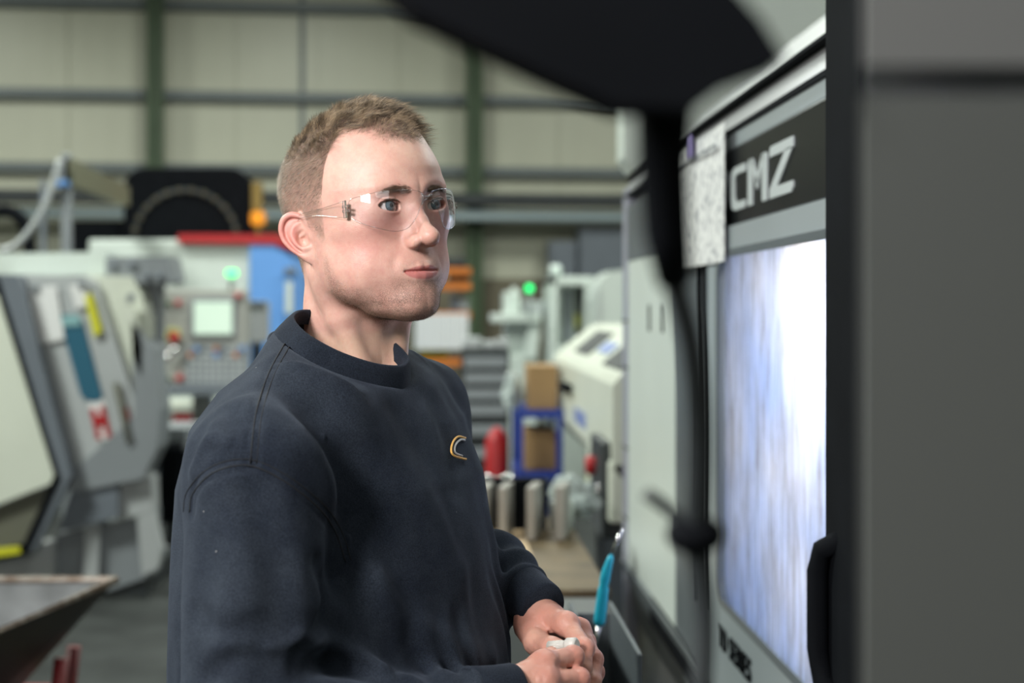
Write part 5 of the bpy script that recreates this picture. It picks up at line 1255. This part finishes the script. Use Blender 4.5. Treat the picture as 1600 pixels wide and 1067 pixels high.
def fabric(name, ca, cb, worn, scale=1.):
    m = bpy.data.materials.new(name); m.use_nodes = True; nt = m.node_tree; b = nt.nodes['Principled BSDF']; N = nt.nodes.new; Lk = nt.links.new
    tc = N('ShaderNodeTexCoord'); n = N('ShaderNodeTexNoise'); n.inputs['Scale'].default_value = 9 * scale; n.inputs['Detail'].default_value = 8; n.inputs['Roughness'].default_value = .7
    Lk(tc.outputs['Object'], n.inputs['Vector'])
    r = N('ShaderNodeValToRGB'); r.color_ramp.elements[0].position = .35; r.color_ramp.elements[0].color = (*ca, 1); r.color_ramp.elements[1].position = .62; r.color_ramp.elements[1].color = (*cb, 1)
    Lk(n.outputs['Fac'], r.inputs['Fac'])
    f = N('ShaderNodeTexNoise'); f.inputs['Scale'].default_value = 900; f.inputs['Detail'].default_value = 3; Lk(tc.outputs['Object'], f.inputs['Vector'])
    mr = N('ShaderNodeMapRange'); mr.inputs['From Min'].default_value = .3; mr.inputs['From Max'].default_value = .7; mr.inputs['To Min'].default_value = .55; mr.inputs['To Max'].default_value = 1.5; Lk(f.outputs['Fac'], mr.inputs['Value'])
    mx = N('ShaderNodeVectorMath'); mx.operation = 'SCALE'; Lk(r.outputs['Color'], mx.inputs[0]); Lk(mr.outputs['Result'], mx.inputs['Scale'])
    # lint specks
    v = N('ShaderNodeTexVoronoi'); v.inputs['Scale'].default_value = 70; Lk(tc.outputs['Object'], v.inputs['Vector'])
    lt = N('ShaderNodeMath'); lt.operation = 'LESS_THAN'; lt.inputs[1].default_value = .05; Lk(v.outputs['Distance'], lt.inputs[0])
    sp = N('ShaderNodeSeparateColor'); Lk(v.outputs['Color'], sp.inputs['Color']); gt = N('ShaderNodeMath'); gt.operation = 'GREATER_THAN'; gt.inputs[1].default_value = .93; Lk(sp.outputs['Red'], gt.inputs[0])
    mu = N('ShaderNodeMath'); mu.operation = 'MULTIPLY'; Lk(lt.outputs[0], mu.inputs[0]); Lk(gt.outputs[0], mu.inputs[1])
    m2 = N('ShaderNodeMix'); m2.data_type = 'RGBA'; Lk(mu.outputs[0], m2.inputs['Factor']); Lk(mx.outputs[0], m2.inputs['A']); m2.inputs['B'].default_value = (.3, .3, .3, 1)
    Lk(m2.outputs['Result'], b.inputs['Base Color'])
    sock(b, 'Roughness', .95); sock(b, 'Specular IOR Level', .12); sock(b, 'Sheen Weight', .08); sock(b, 'Sheen Roughness', .5); sock(b, 'Sheen Tint', (.5, .6, .8, 1))
    bp = N('ShaderNodeBump'); bp.inputs['Strength'].default_value = .35; bp.inputs['Distance'].default_value = .001; Lk(f.outputs['Fac'], bp.inputs['Height']); Lk(bp.outputs['Normal'], b.inputs['Normal'])
    return m
M_SHIRT = fabric('navy_fleece', (.010, .014, .023), (.024, .031, .043), .5)
M_RIB = fabric('navy_rib', (.008, .011, .017), (.015, .020, .030), .5)
sv, sq = mesh_sdf(shirt_sdf, (-.40, 1.16, .985), (.12, 1.88, 1.545), SHIRTH)
shirt = np_mesh('sweatshirt', sv, sq, M_SHIRT, person, True)

def seat(P, lift=.0004):
    P = np.array(P); r = P - np.array([0, 0, CAMZ]); r /= np.linalg.norm(r, axis=1)[:, None]; P = P - r * .02
    for _ in range(24): P = P + r * (shirt_sdf(P) * .7)[:, None]
    return P - r * lift
M_SEAM = mat('seam_thread', (.006, .008, .012), .9)
for nm, S_ in (('armhole_seam', ARMHOLE), ('shoulder_seam', SHSEAM)):
    T_ = seat(S_, .0001); sd_ = np.cross(np.gradient(T_, axis=0), T_ - np.array([0, 0, CAMZ])); sd_ /= np.linalg.norm(sd_, axis=1)[:, None]
    mb = MB(); mb.tube([tuple(x) for x in T_], .0008, 6); sm_ = mb.build(nm, M_SEAM, shirt)
    T2 = seat(S_ + sd_ * .0055, .0001); mb = MB(); mb.tube([tuple(x) for x in T2], .0006, 6); mb.build('stitch_line', M_SEAM, sm_)
# ribbed collar: a band lofted from the neckline seam up to its rolled edge
def ring(C, R_, lift, n=160, sq_=1.0):
    a = np.linspace(0, 2 * math.pi, n, endpoint=False)
    return C + (np.cos(a)[:, None] * _cf * R_ + np.sin(a)[:, None] * BR * R_ * sq_) + COLN * lift, a
rings = []; prof = [(.083, -.034), (.0815, -.028), (.077, -.016), (.072, -.005), (.0685, .0015), (.066, .003), (.0635, .0015), (.0625, -.003), (.064, -.014)]
for R_, l_ in prof:
    P_, a = ring(COLC, R_, l_, sq_=.93)
    rings.append(P_ + (P_ - COLC) / np.linalg.norm(P_ - COLC, axis=1)[:, None] * (.0003 * np.sin(a * 150))[:, None])
cv = np.concatenate(rings); n = 160
cq = [[k * n + i, k * n + (i + 1) % n, (k + 1) * n + (i + 1) % n, (k + 1) * n + i] for k in range(len(prof) - 1) for i in range(n)]
np_mesh('collar', cv, np.array(cq), M_RIB, shirt, True)
mb = MB(); P_, _a2 = ring(COLC, .0825, -.0305, sq_=.93); mb.tube([tuple(x) for x in P_] + [tuple(P_[0])], .0016, 8, cap=False); mb.build('collar_seam', M_SHIRT, shirt)
# ribbed cuffs
for wpt, fw in ((WRR, ELR), (WRL, FWL)):
    ax = Vector(wpt - fw).normalized(); mb = MB(); w_ = Vector(wpt)
    mb.tube([w_ + ax * t for t in (-.012, -.004, .004, .02, .036, .040, .038, .02)], [.031, .0325, .031, .029, .028, .0265, .024, .023], 40, cap=False)
    mb.build('cuff', M_RIB, shirt)
# embroidered badge on the left breast
M_GOLD = mat('gold_thread', (.75, .42, .10), .6, noise=.2, nscale=400, bump=.4, bscale=900); M_SILVER = mat('silver_thread', (.55, .55, .55), .6, noise=.3, nscale=400)
eb = [hit(a, b) + np.array([0, -.0008, 0]) for a, b in spline([(727, 684), (716, 682), (708, 690), (705, 704), (710, 712), (722, 716), (728, 717)], 24)]
mb = MB(); mb.tube([tuple(x) for x in eb], .0012, 8); emb = mb.build('badge', M_GOLD, shirt)
eb = [hit(a, b) + np.array([0, -.0012, 0]) for a, b in spline([(726, 687), (719, 687), (712, 694), (710, 704), (714, 709), (722, 712)], 20)]
mb = MB(); mb.tube([tuple(x) for x in eb], .0012, 8); mb.build('badge_outline', M_SILVER, emb)

# ---------------------------------------------------------------- hands and the body under the clothes
def hand_sdf_maker(wr, fore, mcps, fingers, thumb, fr, ra=.025, rb=.0215):
    def f(p):
        p = p.astype(np.float32)
        d = cap(p, tuple(fore), tuple(wr), ra, rb)
        for k, m_ in enumerate(mcps):
            base = wr + (m_ - wr) * .12
            d = smin(d, cap(p, tuple(base), tuple(m_), .0155, .0118 if k < 3 else .0105), .014)
        d = smin(d, poly_cap(p, [tuple(x) for x in thumb], [.016, .0125, .0108, .0088], .006), .014)
        for k, fg in enumerate(fingers):
            r = fr[k]; c = poly_cap(p, [tuple(x) for x in fg], [r * 1.18, r * 1.03, r * .95, r * .82], .004)
            c = smin(c, ell(p, tuple(fg[1]), (r * 1.12,) * 3), .004)
            d = smin(d, c, .0045)
            d = smin(d, ell(p, tuple(fg[0]), (r * 1.30,) * 3), .008)
        d = d - .0004 * vnoise(p, 260, 3) - .0003 * vnoise(p, 90, 4)
        return d
    return f
RW = WRR + (WRR - ELR) / np.linalg.norm(WRR - ELR) * .045
r_m = [W3(850, 1036, 1.405), W3(852, 1064, 1.39), W3(845, 1094, 1.385), W3(830, 1120, 1.385)]
r_f = [[r_m[0], W3(896, 1025, 1.432), W3(899, 1046, 1.452), W3(884, 1053, 1.462)],
       [r_m[1], W3(905, 1060, 1.418), W3(910, 1083, 1.440), W3(893, 1092, 1.452)],
       [r_m[2], W3(896, 1092, 1.410), W3(902, 1112, 1.432), W3(886, 1120, 1.446)],
       [r_m[3], W3(876, 1122, 1.405), W3(884, 1138, 1.422), W3(872, 1146, 1.436)]]
r_t = [W3(790, 1072, 1.41), W3(838, 1046, 1.435), W3(864, 1028, 1.455), W3(884, 1022, 1.462)]
fR = hand_sdf_maker(W3(778, 1083, 1.385), RW - (WRR - ELR) * .35, r_m, r_f, r_t, [.0092, .0094, .0088, .0078])
LW = W3(834, 957, 1.560)
l_m = [W3(886, 975, 1.505), W3(905, 985, 1.530), W3(912, 1003, 1.548), W3(905, 1022, 1.562)]
l_f = [[l_m[0], W3(913, 1013, 1.468), W3(911, 1044, 1.452), W3(897, 1058, 1.447)],
       [l_m[1], W3(927, 1030, 1.492), W3(926, 1064, 1.472), W3(910, 1078, 1.462)],
       [l_m[2], W3(930, 1050, 1.515), W3(926, 1080, 1.495), W3(910, 1092, 1.482)],
       [l_m[3], W3(920, 1065, 1.535), W3(914, 1090, 1.515), W3(900, 1098, 1.502)]]
l_t = [W3(826, 980, 1.545), W3(838, 1004, 1.505), W3(862, 1012, 1.478), W3(882, 1016, 1.466)]
fL = hand_sdf_maker(LW, WRL - (WRL - FWL) * .2, l_m, l_f, l_t, [.0090, .0092, .0086, .0076], .020, .0185)
parts_v, parts_q, cols, roots_ = [h2w(HV)], [HQ], [HCOL], [HROOT]; off = len(HV)
for f_, pts in ((fR, [WRR] + r_m + sum(r_f, []) + r_t), (fL, [WRL] + l_m + sum(l_f, []) + l_t)):
    A_ = np.array(pts); v_, q_ = mesh_sdf(f_, A_.min(0) - .03, A_.max(0) + .03, HANDH)
    c_ = np.array([.56, .285, .22])[None].repeat(len(v_), 0) * (1 + .10 * vnoise(v_, 90, 2)[:, None]) * (1 + np.array([0, .12, .12])[None] * vnoise(v_, 40, 7)[:, None])
    kn = np.min(np.stack([np.linalg.norm(v_ - k_, axis=1) for k_ in pts[1:5] + [g_[1] for g_ in (r_f if f_ is fR else l_f)]]), 0)
    t_ = sstep(.022, .008, kn)[:, None] * .55; c_ = c_ * (1 - t_) + np.array([.60, .24, .19]) * t_
    parts_v.append(v_); parts_q.append(q_ + off); cols.append(c_); roots_.append(np.zeros((len(v_), 3))); off += len(v_)
def core(p):
    p = p.astype(np.float32); d = torso(p, -.03)
    d = smin(d, poly_cap(p, [tuple(NB), tuple(SR), tuple(ELR), tuple(WRR)], [.04, .045, .036, .024]), .03)
    d = smin(d, poly_cap(p, [tuple(NB), tuple(SL), tuple(ELL), tuple(WRL)], [.04, .04, .034, .024]), .03)
    return smax(d, (p[:, 2] - 1.47).astype(np.float32), .03)
v_, q_ = mesh_sdf(core, (-.38, 1.2, .93), (.1, 1.84, 1.5), .012, 8)
parts_v.append(v_); parts_q.append(q_ + off); cols.append(np.array([.6, .38, .29])[None].repeat(len(v_), 0)); roots_.append(np.zeros((len(v_), 3)))
body = np_mesh('body', np.concatenate(parts_v), np.concatenate(parts_q), M_SKIN, person, True, {'pigment': np.concatenate(cols), 'hairroot': np.concatenate(roots_)})

# trousers and boots
M_TROU = fabric('work_trousers', (.012, .013, .016), (.02, .022, .026), .5); M_BOOT = mat('boot_leather', (.03, .022, .018), .5, noise=.3, bump=.3)
def foot(s): return np.array([BC[0], BC[1], 0]) + BR * s * .13 + BF * (.02 if s > 0 else .07)
def trou(p):
    p = p.astype(np.float32); d = torso(p, -.012); d = np.where(p[:, 2] < .95, .2, d)
    hip = np.array([BC[0], BC[1], .93])
    d = smin(d.astype(np.float32), ell(((p - hip.astype(np.float32)) @ np.stack([BR, BF, [0, 0, 1]], 1).astype(np.float32)), (0, 0, .0), (.175, .125, .15)), .05)
    for s in (1, -1):
        h_ = hip + BR * s * .09 + [0, 0, -.04]; ft = foot(s)
        d = smin(d, poly_cap(p, [tuple(h_), tuple(h_ * .5 + ft * .5 + BF * .02), tuple(ft + [0, 0, .09])], [.095, .075, .06]), .03)
    d = smax(d, (.075 - p[:, 2]).astype(np.float32), .01)
    return d + .004 * vnoise(p * np.array([1, 1, .6], np.float32), 22, 2).astype(np.float32)
v_, q_ = mesh_sdf(trou, (-.42, 1.2, .04), (.2, 1.85, 1.08), .009, 8); np_mesh('trousers', v_, q_, M_TROU, person, True)
for s in (1, -1):
    ft = foot(s)
    def boot(p):
        p = p.astype(np.float32); d = poly_cap(p, [tuple(ft + BF * -.05 + [0, 0, .05]), tuple(ft + BF * .08 + [0, 0, .042]), tuple(ft + BF * .17 + [0, 0, .036])], [.045, .048, .042])
        d = smin(d, cap(p, tuple(ft + [0, 0, .06]), tuple(ft + [0, 0, .15]), .048), .03); return smax(d, (-p[:, 2]).astype(np.float32), .006)
    v_, q_ = mesh_sdf(boot, ft - [.26, .26, .01], ft + [.26, .26, .22], .007, 8); np_mesh('boot', v_, q_, M_BOOT, person, True)

# the small white part he holds
M_WHITEP = mat('white_plastic', (.62, .62, .58), .4)
held = empty('plastic_fitting', tuple(W3(880, 1008, 1.45)), 0, "small white plastic fitting held between the young man's fingers", 'fitting')
h0 = Vector(held.location)
mb = MB(); a_, b_ = Vector(W3(858, 1010, 1.462)), Vector(W3(884, 1008, 1.45)); mb.cyl(a_ - h0, b_ - h0, .0052, 20)
ax_ = (b_ - a_).normalized(); u_ = ax_.cross(Vector((0, 0, 1))).normalized(); v_ = ax_.cross(u_)
for k in range(20):
    an = 2 * math.pi * k / 20; o_ = (u_ * math.cos(an) + v_ * math.sin(an)) * .0052; mb.cyl(a_ - h0 + o_, a_ - h0 + (b_ - a_) * .8 + o_, .00045, 5)
mb.build('knurled_barrel', M_WHITEP, held)
mb = MB(); mb.tube([b_ - h0, b_ - h0 + ax_ * .003, b_ - h0 + ax_ * .012, b_ - h0 + ax_ * .014], [.0052, .0075, .0072, .005], 20); mb.build('collar_ring', M_WHITEP, held)
